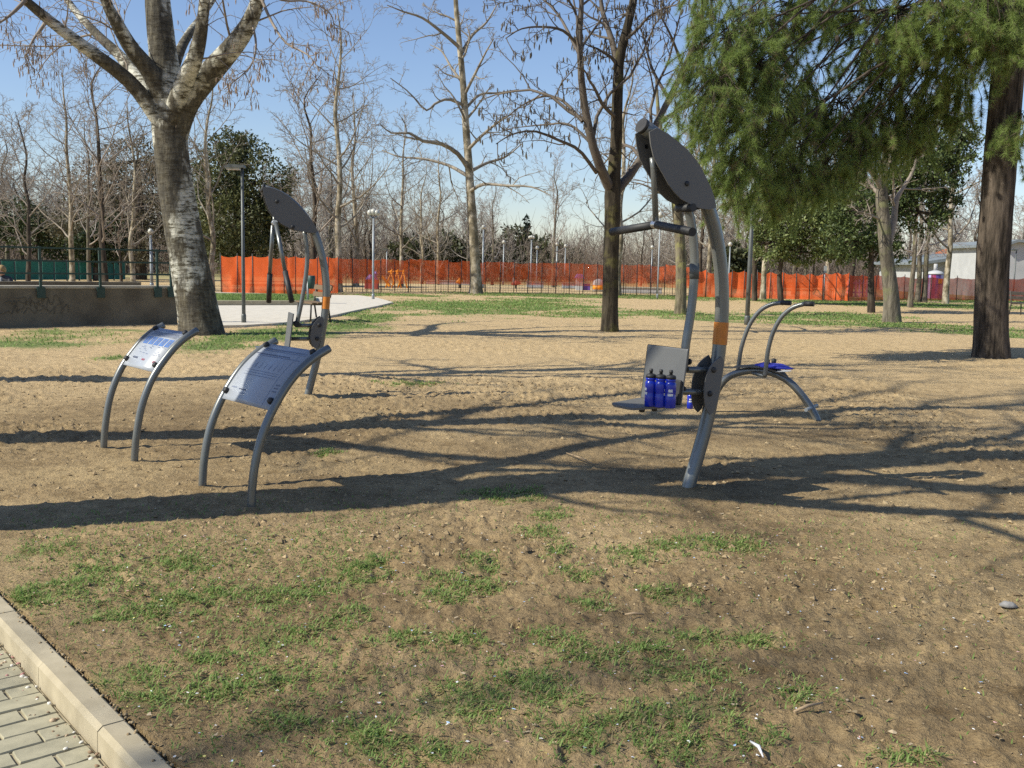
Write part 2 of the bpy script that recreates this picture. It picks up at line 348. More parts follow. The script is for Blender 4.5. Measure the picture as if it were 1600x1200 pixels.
NET_DENSE, NET_THIN, NET_RED = mat_net('net_dense', (.70, .96)), mat_net('net_thin', (.40, .78)), mat_net('net_red', (.72, .95), (.52, .10, .05))

# ================================================================== THE SETTING
# kerb line (top edge on the soil side)
K0, K1 = ground(0, 929, .02), ground(271, 1200, .02)
kd = (K1 - K0); kd.z = 0; kd.normalize(); kn = Vector((kd.y, -kd.x, 0))      # kn points to the paving
if kn.x > 0: kn = -kn
KW = abs((ground(0, 965, .02) - K0).dot(kn)) if True else .1
KW = max(.085, min(.13, KW))
M1B = ground(1076, 763); M2B = ground(482, 620); M3R = ground(1278, 657); M3L = ground(1113, 641)
IB1n, IB1f = ground(392, 792), ground(316, 760); IB2n, IB2f = ground(210, 721), ground(162, 699)
for p, h, r in ((M1B, .035, .28), (M2B, .03, .3), (M3R, .03, .22), (IB1n, .02, .16), (IB1f, .02, .16), (IB2n, .015, .16), (IB2f, .015, .16)):
    BASES.append((p.x, p.y, h, r))

def build_ground():
    a_dense = np.linspace(R(-41), R(41), 760); a_rest = np.linspace(R(41), R(319), 90)[1:-1]
    ang = np.concatenate([a_dense, a_rest]); na = len(ang)
    rad = np.concatenate([[.02, .5, 1.2], np.exp(np.linspace(math.log(2.1), math.log(70), 520)), np.exp(np.linspace(math.log(78), math.log(900), 14))]); nr = len(rad)
    A, Rr = np.meshgrid(ang, rad); X = (np.sin(A) * Rr).ravel(); Y = (np.cos(A) * Rr).ravel()
    Z = gz(X, Y)
    sd = (X - K0.x) * kn.x + (Y - K0.y) * kn.y                   # >0 on the paving side
    Z = np.where(sd > -.02, -.30, Z * sstep(0, -.5, sd) + .008 * (1 - sstep(0, -.5, sd)))
    Z = np.where(np.hypot(X, Y) > 75, -.05, Z)
    idx = np.arange(nr * na).reshape(nr, na); nx = np.roll(idx, -1, axis=1)
    F = np.stack([idx[:-1], nx[:-1], nx[1:], idx[1:]], -1).reshape(-1, 4)[:, ::-1]
    me = mesh_np('ground', np.stack([X, Y, Z], 1), [(F, 0)], True, [M['soil']])
    d = np.hypot(X, Y)
    gn = emask(GRASS_NEAR, X, Y, .5, 5, 3) * .5; gf = emask(GRASS_FAR, X, Y, .55, 1.1, 9)
    zone = sstep(.56, .74, fbm(X * .7, Y * .7, 77, 4)) * sstep(6.2, 4.6, d) * .3
    far = sstep(60, 80, d) * .7
    g = np.clip(np.maximum.reduce([gn, gf, zone, far]), 0, 1)
    dry = sstep(7.5, 15, d + (fbm(X * .3, Y * .3, 55, 3) - .45) * 8) * .95
    dry = np.maximum(dry, .55 * sstep(.52, .7, fbm(X * .45 + 9, Y * .45, 61, 3)) * sstep(4.5, 6, d))
    for nme, arr in (('grass', g), ('dry', dry)):
        at_ = me.attributes.new(nme, 'FLOAT', 'POINT'); at_.data.foreach_set('value', arr.astype(np.float32))
    o = link_mesh('ground', me); o['kind'] = 'structure'
build_ground()

def sheet(name, pix, z, mat, thick=None, sub=None):
    pts = [ground(x, y, 0) for x, y in pix]
    b = MB(); V = [(p.x, p.y, z) for p in pts]
    if thick: b.prism([(p.x, p.y, z - thick) for p in pts], (0, 0, thick))
    else: b.add(V, [tuple(range(len(V)))])
    o = b.build(name, mat); return o
def tri_fix(o):
    import bmesh
    bm = bmesh.new(); bm.from_mesh(o.data); bmesh.ops.triangulate(bm, faces=bm.faces[:], ngon_method='EAR_CLIP'); bmesh.ops.recalc_face_normals(bm, faces=bm.faces[:])
    bm.to_mesh(o.data); bm.free()
p = sheet('gravel_path', [(-260, 462), (60, 459), (200, 458), (330, 458), (420, 460), (480, 462), (560, 463), (590, 467), (614, 474), (590, 480), (560, 486), (525, 494), (495, 500), (470, 504), (430, 508), (380, 511), (330, 512), (300, 511.5), (284, 500), (-200, 486)], .045, M['path'], .3)
tri_fix(p); p['kind'] = 'structure'
isl = sheet('grass_verge', [(-200, 466), (200, 464), (330, 464), (440, 465), (492, 467.5), (494, 473), (488, 478), (330, 478.5), (150, 479)], .16, pmat('verge_grass', (.09, .13, .035), (.15, .19, .06), 3, .9, bmp=.6, bdist=.05), .3)
tri_fix(isl); isl['kind'] = 'structure'
vk = MB(); a = [ground(150, 479.3), ground(330, 478.8), ground(489, 478.3)]
for i in range(2):
    q = a[i + 1] - a[i]; q.z = 0; n = Vector((q.y, -q.x, 0)).normalized(); 
    vk.prism([(v.x, v.y, -.1) for v in (a[i], a[i + 1], a[i + 1] + n * .25, a[i] + n * .25)], (0, 0, .28))
o = vk.build('verge_kerb', M['kerb']); o['kind'] = 'structure'; tri_fix(o)

# kerb of stones, paving of separate blocks
kerb = thing('kerb', 'k', 'k'); del kerb['label']; del kerb['category']; kerb['kind'] = 'structure'
ks0 = (ground(63, 1037, .02) - K0).dot(kd)
for i in range(-7, 8):
    s0 = ks0 + i * .62; L_ = .616
    base = K0 + kd * s0; base.z = 0; b = MB(); j = random.uniform(-.002, .002)
    prof = [(0, -.2), (0, .018), (.006, .022), (KW - .016, .022), (KW, .008), (KW + .006, -.2)]
    b.prism([base + kn * u + Vector((0, 0, v + j)) for u, v in prof], kd * L_)
    st = b.build('kerb_stone', M['kerb'], kerb); tri_fix(st)
pav = thing('pavement', 'k', 'k'); del pav['label']; del pav['category']; pav['kind'] = 'structure'
b = MB(); c0 = K0 + kn * (KW + .006); b.prism([Vector((q.x, q.y, -.3)) for q in (c0 - kd * 6, c0 + kd * 6, c0 + kd * 6 + kn * 5, c0 - kd * 6 + kn * 5)], (0, 0, .2385))
o = b.build('joint_sand', M['joint'], pav); tri_fix(o)
PZ = -.052; pl, pw = .196, .097; pmesh = []
for v in range(4):
    b = MB(); e = .006; w = pl / 2 - .004 - v * .0006; h = pw / 2 - .004
    wob = [random.uniform(-.0025, .0025) for _ in range(8)]
    out = [(-w, -h), (-w * .3, -h - .003 + wob[0]), (w * .4, -h + wob[1]), (w, -h), (w + wob[2], 0), (w, h), (w * .3, h + wob[3]), (-w * .4, h - .002 + wob[4]), (-w, h), (-w + wob[5], 0)]
    V = [(x, y, -.03) for x, y in out] + [(x, y, -.005) for x, y in out] + [(x * .97, y * .94, 0) for x, y in out]; n = len(out)
    F = [(i + r * n, (i + 1) % n + r * n, (i + 1) % n + (r + 1) * n, i + (r + 1) * n) for r in range(2) for i in range(n)] + [tuple(range(2 * n, 3 * n))]
    me = bpy.data.meshes.new('paver'); me.from_pydata(V, [], F); me.materials.append(M['paver']); pmesh.append(me)
rowrot = math.atan2(-kn.y, -kn.x)
for i in range(-10, 34):                                             # rows run out from the kerb
    for j in range(0, 9):
        half = (i % 2 and j == 0)
        u = .012 + KW + (j - (.5 if i % 2 else 0)) * pl + pl / 2 + (pl / 4 if half else 0)
        c = K0 + kd * (i * pw + .02) + kn * u
        if c.y < .9 or c.x < -3.9: continue
        o = bpy.data.objects.new('paver', random.choice(pmesh)); COL.objects.link(o); o.parent = pav
        o.location = (c.x, c.y, PZ + random.uniform(-.0015, .0015)); o.rotation_euler = (random.uniform(-.012, .012), random.uniform(-.012, .012), rowrot + random.uniform(-.02, .02) + (math.pi if random.random() < .5 else 0))
        if half: o.scale = (.48, 1, 1)

# retaining wall with green railing
def Lr(a, b, t): return a + (b - a) * t
WA, WB = ground(-330, 519), ground(277, 505)
wd = (WB - WA); wd.z = 0; WLEN = wd.length; wd.normalize(); wnn = Vector((-wd.y, wd.x, 0))
rotw = Matrix.Rotation(math.atan2(wd.y, wd.x), 3, 'Z'); rotw4 = rotw
wall = thing('retaining_wall', 'low stained concrete wall below the green railing, with pale coping', 'wall', ((WA + WB) / 2))
cen = (WA + WB) / 2
MB().box(cen + wnn * .15 + Vector((0, 0, .3)), (WLEN, .30, .94), rotw).build('wall_body', M['concrete'], wall)
MB().box(cen + wnn * .15 + Vector((0, 0, .80)), (WLEN + .02, .34, .06), rotw).build('coping', M['coping'], wall, .01)
g = MB()
def scrawl(b, s0, z0, n, w, h):
    pts = []
    for i in range(n):
        pts.append(WA + wd * (s0 + i * w / n + random.uniform(-.05, .05)) - wnn * .004 + Vector((0, 0, z0 + random.uniform(-h, h))))
    b.tube(smooth_path(pts, n * 4), .009, 5)
for k in range(7): scrawl(g, (ground(2 + k * 14, 512) - WA).dot(wd), .34 + .1 * (k % 3), 12, .5, .10)
g.build('graffiti', pmat('black_spray', (.09, .08, .06), (.15, .13, .095), 4, .9), wall)
back = thing('shade_strip_wall', 'added wall standing in for the dark shaded strip behind the railed retaining wall', 'wall', (cen + wnn * 2.2))  # added wall, stands in for a dark strip of shaded distance
MB().box(cen + wnn * 2.2 + Vector((0, 0, .36)), (WLEN, .25, 1.0), rotw).build('wall_body', M['concrete'], back)
rl = thing('wall_railing', 'dark green three-rail steel railing bolted to the low concrete wall', 'railing', cen)
for z in (1.08, 1.335, 1.60): MB().box(cen - wnn * .03 + Vector((0, 0, z)), (WLEN, .035, .035), rotw).build('rail', M['rail'], rl)
for x in (-300, -212, -120, -28, 64, 157, 246, 267):
    q = WA + wd * (on_plane(x, 480, WA, wnn) - WA).dot(wd)
    post = MB().box(q - wnn * .03 + Vector((0, 0, 1.13)), (.045, .045, 1.0), rotw).build('post', M['rail'], rl)
    MB().box(q - wnn * .055 + Vector((0, 0, .69)), (.16, .03, .22), rotw).build('bracket', M['rail'], post)

# teal sheeting of the court beyond
tg = thing('court_fence', 'long low teal green sheet fence seen beyond the railing', 'fence', ground(95, 438))
A, B = ground(-90, 439.5), ground(196, 438)
dv = (B - A); nseg = 14
for i in range(nseg):
    p0, p1 = A + dv * (i / nseg), A + dv * ((i + 1) / nseg); c = (p0 + p1) / 2
    MB().box(c + Vector((0, 0, .58)), ((p1 - p0).length - .05, .05, 1.06), Matrix.Rotation(math.atan2(dv.y, dv.x), 3, 'Z')).build('panel', M['teal'], tg)
    MB().box(p0 + Vector((0, -.06, .6)), (.07, .07, 1.2)).build('post', M['galv_dark'], tg)

# ------------------------------------------------------------------ orange nets
def net_fence(name, label, pts, h, mat, z0=0.0, posts=True, wav=.06, sag=.08, step=.12, postmat='iron'):
    root = thing(name, label, 'fence', pts[0])
    V = []; F = []; n = 0; rows = 7
    rs = random.Random(len(pts) + int(h * 100))
    for i in range(len(pts) - 1):
        a, b = pts[i], pts[i + 1]; d = b - a; L_ = d.length; k = max(2, int(L_ / step)); nrm = Vector((-d.y, d.x, 0)).normalized(); V = []; F = []
        ph = rs.uniform(0, 6); hj = rs.uniform(-.05, .05)
        for j in range(k + 1):
            t = j / k; s = t * L_
            w = wav * (math.sin(s * 5.1 + ph) + .6 * math.sin(s * 11.3 + ph * 2) + .5 * rs.uniform(-1, 1)) * min(1, 6 * t, 6 * (1 - t))
            top = h + hj - sag * 4 * t * (1 - t) + rs.uniform(-.012, .012)
            for r in range(rows):
                q = r / (rows - 1); p_ = a + d * t + nrm * (w * (.5 + .8 * math.sin(q * 3 + ph)))
                V.append((p_.x, p_.y, z0 + q * (top - z0)))
        for j in range(k):
            for r in range(rows - 1): F.append((j * rows + r, (j + 1) * rows + r, (j + 1) * rows + r + 1, j * rows + r + 1))
        MB().add(V, F, 0, True).build('net_panel', mat, root)
        if posts: MB().tube([a + Vector((0, 0, -.1)), a + Vector((rs.uniform(-.04, .04), 0, h + .08))], .022, 6).build('post', M[postmat], root)
    return root
def gline(pix, n):
    P = [ground(*q) for q in pix]; out = []
    L_ = [(P[i + 1] - P[i]).length for i in range(len(P) - 1)]; tot = sum(L_)
    for k in range(n + 1):
        s = k / n * tot; i = 0
        while i < len(L_) - 1 and s > L_[i]: s -= L_[i]; i += 1
        out.append(P[i] + (P[i + 1] - P[i]) * min(1, s / L_[i]))
    return out
net_fence('orange_net', 'dense bright orange safety net behind the left exercise machine', gline([(346, 457.5), (440, 460), (528, 458)], 9), 1.62, NET_DENSE)
net_fence('orange_net', 'thin see-through orange safety net along the playground in the middle', gline([(528, 456.5), (760, 457), (1000, 460.5), (1082, 463)], 26), 1.60, NET_THIN, .42, wav=.03, sag=.04)
net_fence('orange_net', 'bright orange safety net behind the right-hand benches', gline([(1082, 464), (1200, 466.5), (1300, 469), (1325, 470)], 12), 1.38, NET_DENSE, wav=.10, sag=.12)
net_fence('orange_net', 'dark red orange net in front of the white building', gline([(1325, 470), (1400, 468), (1500, 469.5), (1760, 472)], 14), 1.30, NET_RED, wav=.05)
# low iron paling under the middle net
pal = thing('iron_paling', 'low dark iron paling with thin bars under the see-through orange net', 'fence', ground(760, 456))
pts = gline([(540, 456), (760, 456.6), (1000, 460), (1076, 462.4)], 22)
for i in range(22):
    a, b_ = pts[i], pts[i + 1]; d = b_ - a; k = int(d.length / .13); mb = MB()
    for j in range(k): q = a + d * (j / k) + Vector((0, .12, 0)); mb.box(q + Vector((0, 0, .45)), (.011, .011, .9))
    c = (a + b_) / 2 + Vector((0, .12, 0)); rt = Matrix.Rotation(math.atan2(d.y, d.x), 3, 'Z')
    pn = mb.build('bars', M['iron'], pal); pn['kind'] = 'stuff'
    for z in (.12, .86): MB().box(c + Vector((0, 0, z)), (d.length, .02, .02), rt).build('rail', M['iron'], pal)
    MB().box(a + Vector((0, .12, .5)), (.03, .03, 1.0)).build('post', M['iron'], pal)

# ------------------------------------------------------------------ white building and cabin on the right
def rel(p, dx, dy, dz): return p + Vector((dx, dy, dz))
bd = 78.0
def bp(x, y, dep=bd): return at(x, y, dep)
hb = thing('white_hall', 'long low white hall with grey sloping fascia behind the pine trunk', 'building', bp(1560, 470))
o1 = [bp(1447, 428.5), bp(1447, 413), bp(1490, 406), bp(1535, 399), bp(1545, 400), bp(1545, 470), bp(1447, 470)]
w_ = MB().prism(o1, (0, 10, 0)).build('wall', M['wall_white'], hb); tri_fix(w_)
f_ = MB().prism([bp(1440, 413.5, bd - .6), bp(1440, 409.5, bd - .6), bp(1490, 402, bd - .6), bp(1540, 394.5, bd - .6), bp(1540, 399, bd - .6), bp(1490, 407, bd - .6)], (0, 11, 0)).build('fascia', M['roof_grey'], hb); tri_fix(f_)
for k in range(6):
    x = 1478 + k * 9; q = bp(x, 412 - k * 1.1, bd - .06)
    MB().prism([q, q + Vector((.10, 0, 0)), q + Vector((.75, 0, -.9)), q + Vector((.65, 0, -.9))], (0, .05, 0)).build('louvre', M['roof_grey'], hb)
tb = thing('tiled_house', 'terracotta tiled roof of a house above the white hall', 'building', bp(1500, 470, 98))
o2 = MB().prism([bp(1462, 470, 98), bp(1462, 402, 98.2), bp(1580, 391, 98.2), bp(1580, 470, 98)], (0, 6, 0)).build('wall', M['wall_white'], tb); tri_fix(o2)
rf = MB().prism([bp(1455, 402, 97), bp(1483, 391, 99), bp(1590, 378, 99), bp(1600, 389, 97)], (0, .3, .25)).build('roof', M['roof_tile'], tb); tri_fix(rf)
for k in range(18):
    xa = 1460 + k * 7.2
    MB().tube([bp(xa, 401 - k * .65, 96.9), bp(xa + 12, 391.4 - k * .8, 98.9)], .09, 6).build('tile_row', M['roof_tile'], tb)
for x, y0, y1 in ((1457, 402, 395), (1526, 388, 381)):
    a = bp(x, y0, 97.5); hh = (y0 - y1) / FPX * 97.5
    MB().box(a + Vector((0, 0, hh / 2)), (.35, .35, hh + .1)).build('chimney', M['wall_white'], tb)
gb = thing('white_gable_house', 'bright white gabled building at the right edge behind the net', 'building', bp(1600, 470, 66))
o3 = MB().prism([bp(1575, 470, 66), bp(1575, 382, 66), bp(1592, 377, 66), bp(1700, 388, 66), bp(1700, 470, 66)], (0, 9, 0)).build('wall', M['wall_white'], gb); tri_fix(o3)
o3 = MB().prism([bp(1571, 381, 65.6), bp(1592, 374, 65.6), bp(1702, 385, 65.6), bp(1702, 389, 65.6), bp(1592, 378, 65.6), bp(1571, 385, 65.6)], (0, 9.8, 0)).build('roof', M['roof_grey'], gb); tri_fix(o3)
# striped cabin
cb = ground(1459, 467.3); cb = at(1459, 467, 60); cb.z = 0
kb = thing('striped_cabin', 'small round purple and lilac striped cabin with white domed top and vent', 'cabin', cb)
cr = .46; ch = 1.42
sts = ['lilac', 'purple', 'lilac', 'purple', 'magenta', 'lilac', 'purple', 'magenta', 'purple', 'magenta']
for k in range(20):
    a0, a1 = 2 * math.pi * k / 20, 2 * math.pi * (k + 1) / 20
    V = [(cb.x + r_ * math.cos(a), cb.y + r_ * math.sin(a), z) for z in (-.1, ch) for r_, a in ((cr, a0), (cr, a1), (cr * .9, a1), (cr * .9, a0))]
    MB().add(V, [(3, 2, 1, 0), (4, 5, 6, 7), (0, 1, 5, 4), (1, 2, 6, 5), (2, 3, 7, 6), (3, 0, 4, 7)]).build('panel', M[sts[(k * 7 + 3) % 10]], kb)
MB().lathe(cb + Vector((0, 0, ch)), [(cr + .05, 0), (cr + .05, .05), (cr * .8, .16), (cr * .4, .22), (.05, .24)], n=24).build('domed_top', M['wall_white'], kb)
MB().lathe(cb + Vector((-.02, 0, ch + .2)), [(.11, 0), (.11, .42)], n=14).build('vent', M['wall_white'], kb)
MB().box(cb + Vector((.12, -cr - .01, ch - .4)), (.22, .03, .28)).build('notice', M['toy_orange'], kb)

# ================================================================== EXERCISE MACHINES
Zv = Vector((0, 0, 1))
class Frame:
    """plane through a foot: u along f, v along l (towards the camera side)"""
    def __init__(s, base, l):
        s.o = Vector((base.x, base.y, 0)); s.l = Vector((l[0], l[1], 0)).normalized(); s.f = Vector((s.l.y, -s.l.x, 0))
        if s.f.x > 0: s.f = -s.f
    def p(s, x, y, off=0):                      # pixel to point on the plane shifted by off
        return on_plane(x, y, s.o + s.l * off, s.l)
    def path(s, pix, n=None, off=0):
        P = [s.p(x, y, off) for x, y in pix]; return smooth_path(P, n) if n else P
def disc(p, axis, r, h, n=14):
    ax = Vector(axis).normalized()
    return MB().lathe(Vector(p) - ax * 0, [(r, 0), (r, h * .55), (r * .8, h), (.002, h)], ax, n)

def machine_one():
    fr = Frame(M1B, (.54, -.84)); l = fr.l
    rt = thing('lat_pulldown', 'grey outdoor lat pull-down machine with bent handlebar and bottles on its seat', 'exercise machine', fr.o)
    low = [(1073, 775), (1076, 760), (1090, 712), (1104, 660), (1115, 605), (1123, 550), (1128, 490), (1127, 430), (1120, 375), (1108, 330), (1090, 291), (1066, 252), (1038, 222), (1004, 197)]
    P = fr.path(low, 46); r = .046
    MB().tube(P, r, 20).build('mast', M['steel'], rt)
    ec = (P[-1] - P[-2]).normalized()
    MB().tube([P[-1] - ec * .01, P[-1] + ec * .015], [r + .002, r + .002], 20).build('end_cap', M['black'], rt)
    i0 = min(range(len(P)), key=lambda i: (P[i] - fr.p(1127, 497)).length); i1 = min(range(len(P)), key=lambda i: (P[i] - fr.p(1126, 531)).length)
    MB().tube([P[i1] * 1.0, (P[i0] + P[i1]) / 2 + (P[(i0 + i1) // 2] - (P[i0] + P[i1]) / 2) * .5, P[i0] * 1.0] if abs(i0 - i1) < 2 else P[min(i0, i1):max(i0, i1) + 1], r + .0025, 20, False).build('orange_band', M['orange'], rt)
    bb = fr.p(1074, 764)
    MB().tube([P[0], P[2] * .5 + P[1] * .5], r + .004, 20).build('bare_foot', M['chrome'], rt)
    leaf = [(1013.6, 206), (1025, 200), (1042, 208.5), (1058.8, 221.6), (1073, 234), (1084.6, 247.5), (1095, 263), (1102.7, 278.4), (1110, 294), (1115.6, 309.4), (1118, 325), (1107, 327.5), (1095, 326), (1084, 323), (1074, 317), (1063, 311), (1053.6, 301.7), (1044, 289), (1035.5, 273.3), (1027, 259), (1020, 244.9), (1015.5, 225)]
    L0 = [fr.p(x, y, .062) for x, y in leaf]
    for sgn in (1, -1):
        off = l * (0 if sgn > 0 else -.124 - .008)
        pl = MB().prism([q + off for q in L0], l * .008).build('side_plate', M['dark_steel'], rt); tri_fix(pl)
        for bx, by in ((1073, 287), (1032, 226)) if sgn < 0 else ((1073, 287),):
            q = fr.p(bx, by, .07) + off; disc(q + (l * .0 if sgn > 0 else Vector()), l * sgn, .016, .012).build('bolt', M['black'], pl)
    gd = [(1126.3, 556.8), (1120, 561), (1113.5, 567), (1108, 574), (1104, 582.5), (1101, 593), (1099.5, 604.7), (1098.8, 616), (1099.5, 625.7), (1101, 635), (1104, 642), (1108.8, 648), (1114.7, 642), (1118, 633), (1120.5, 623), (1123, 610), (1125, 595), (1128, 580), (1130, 565)]
    G0 = [fr.p(x, y, .055) for x, y in gd]
    for sgn in (1, -1):
        off = l * (0 if sgn > 0 else -.118)
        pl = MB().prism([q + off for q in G0], l * .008).build('guard_plate', M['dark_steel'], rt); tri_fix(pl)
        for bx, by in ((1115, 578), (1109, 615)):
            disc(fr.p(bx, by, .063) + off, l * sgn, .019, .012).build('bolt', M['black'], pl)
    lv = fr.path([(1072, 318), (1078, 338), (1083, 370), (1085, 410), (1083.5, 450), (1078.5, 495), (1072, 535), (1067, 580)], 24)
    MB().tube(lv, .029, 16).build('lever', M['steel'], rt)
    k = min(range(len(lv)), key=lambda i: (lv[i] - fr.p(1085, 412)).length)
    MB().tube(lv[k:k + 3], .0315, 16).build('sleeve', M['galv_dark'], rt)
    q = fr.p(1071, 325, 0); MB().tube([q - l * .075, q + l * .075], .026, 14).build('pivot', M['black'], rt)
    hg = [fr.p(1019, 246), fr.p(1021, 262), fr.p(1025, 351)]
    MB().tube(hg, .019, 14).build('hanger', M['steel'], rt)
    A = hg[-1]; nr = fr.p(1082, 362.5, .46); fa = fr.p(956, 362.5, -.46)
    MB().lathe(A - l * .03, [(.025, 0), (.027, .01), (.027, .05), (.025, .06)], l, 14).build('clamp', M['chrome'], rt)
    for e in (nr, fa):
        d = (e - A).normalized()
        MB().tube([A + d * .02, e], .026, 14).build('handlebar_grip', M['black'], rt)
    for ya, x0, x1 in ((577.5, 1073, 1110), (612, 1064, 1104)):
        MB().tube([fr.p(x0, ya), fr.p(x1, ya + 1)], .021, 14).build('seat_arm', M['steel'], rt)
    # backrest and seat
    hw = .195
    bt, bbm = fr.p(1075, 545, hw), fr.p(1063, 634, hw)
    bn = (bt - bbm).cross(l).normalized()
    if bn.dot(fr.f) < 0: bn = -bn
    b = MB().prism([bt, bbm, bbm - l * 2 * hw, bt - l * 2 * hw], bn * -.012).build('backrest', M['seat_steel'], rt); tri_fix(b); 
    bv = b.modifiers.new('bevel', 'BEVEL'); bv.width = .01; bv.segments = 3; bv.limit_method = 'ANGLE'
    for x, y, o_ in ((1075, 565, 0), (1066, 608, 0)):
        disc(fr.p(x, y, 0) - bn * .0, -bn, .022, .02).build('bolt', M['black'], b)
    pad = [bbm + (bt - bbm) * .44 + bn * .004, bbm + (bt - bbm) * .02 + bn * .004]
    MB().prism([pad[0], pad[1], pad[1] - l * .075, pad[0] - l * .075], bn * .022).build('rubber_edge', M['black'], b, .008)
    sb = bbm + Vector((0, 0, .004)); dep = (fr.p(994, 631, hw) - fr.p(1063, 634, hw)).length
    o = [sb, sb + fr.f * dep - l * .02, sb + fr.f * (dep + .015) - l * .06, sb + fr.f * (dep + .012) - l * .20, sb + fr.f * (dep - .03) - l * .27, sb - l * 2 * hw]
    st = MB().prism(o, (0, 0, -.014)).build('seat', M['dark_steel'], rt); tri_fix(st)
    for u in (.10, .20):
        for v in (.06, .30): disc(sb + fr.f * (dep - u) - l * v + Vector((0, 0, -.014)), (0, 0, -1), .019, .022).build('bolt', M['black'], st)
    return fr, sb, dep, hw
FR1, SEAT, SDEP, SHW = machine_one()

def bottle(loc, label, rz, sc=1.0):
    rt = thing('water_bottle', label, 'bottle', loc, 'blue water bottles', 0)
    loc = Vector(loc); r = .036 * sc
    pr = [(r * .9, 0), (r, .004 * sc), (r, .075 * sc), (r * .93, .082 * sc), (r * .93, .094 * sc), (r, .101 * sc), (r, .148 * sc), (r * .93, .158 * sc), (r * .8, .163 * sc), (r * .8, .170 * sc), (r * .93, .174 * sc), (r * .93, .182 * sc), (r * .86, .185 * sc)]
    MB().lathe(loc, pr, n=28).build('bottle_body', M['blue'], rt)
    cp = MB().lathe(loc + Zv * .185 * sc, [(r * .92, 0), (r * .92, .016 * sc), (r * .75, .023 * sc), (r * .3, .027 * sc)], n=24).build('cap', M['black'], rt)
    MB().lathe(loc + Zv * .21 * sc, [(.011 * sc, 0), (.010 * sc, .014 * sc), (.013 * sc, .016 * sc), (.011 * sc, .032 * sc)], n=14).build('spout', M['black'], cp)
    # two short lines of white print wrapped round the body
    pb = MB(); rr = r + .0006
    for row, (z, w, h) in enumerate(((.112, .75, .020), (.086, .95, .018))):
        n = 7 + row * 2; tot = w
        for k in range(n):
            a0 = rz - tot / 2 + tot * k / n; a1 = a0 + tot / n * random.uniform(.8, .97); hh = h * sc * random.uniform(.8, 1)
            pb.add([(loc.x + rr * math.cos(a), loc.y + rr * math.sin(a), loc.z + z_) for a, z_ in ((a0, z * sc - hh / 2), (a1, z * sc - hh / 2), (a1, z * sc + hh / 2), (a0, z * sc + hh / 2))], [(0, 1, 2, 3)])
    pb.build('lettering', M['white'], rt)
zs = SEAT.z + .001
for x, y, lab, rz in ((1015.5, 634.5, 'blue sports bottle with black cap on the machine seat, leftmost of three', R(200)), (1031, 636, 'blue sports bottle with black cap on the machine seat, middle of three', R(-35)), (1046.5, 637.2, 'blue sports bottle with white lettering on the machine seat, nearest the backrest', R(262))):
    q = ground(x, y, zs); bottle((q.x, q.y, zs), lab, rz, .96)
q = ground(1078, 635.5); bottle((q.x, q.y, float(gz(q.x, q.y))), 'lone blue bottle standing on the dirt behind the lat pull-down machine', R(262), .9)

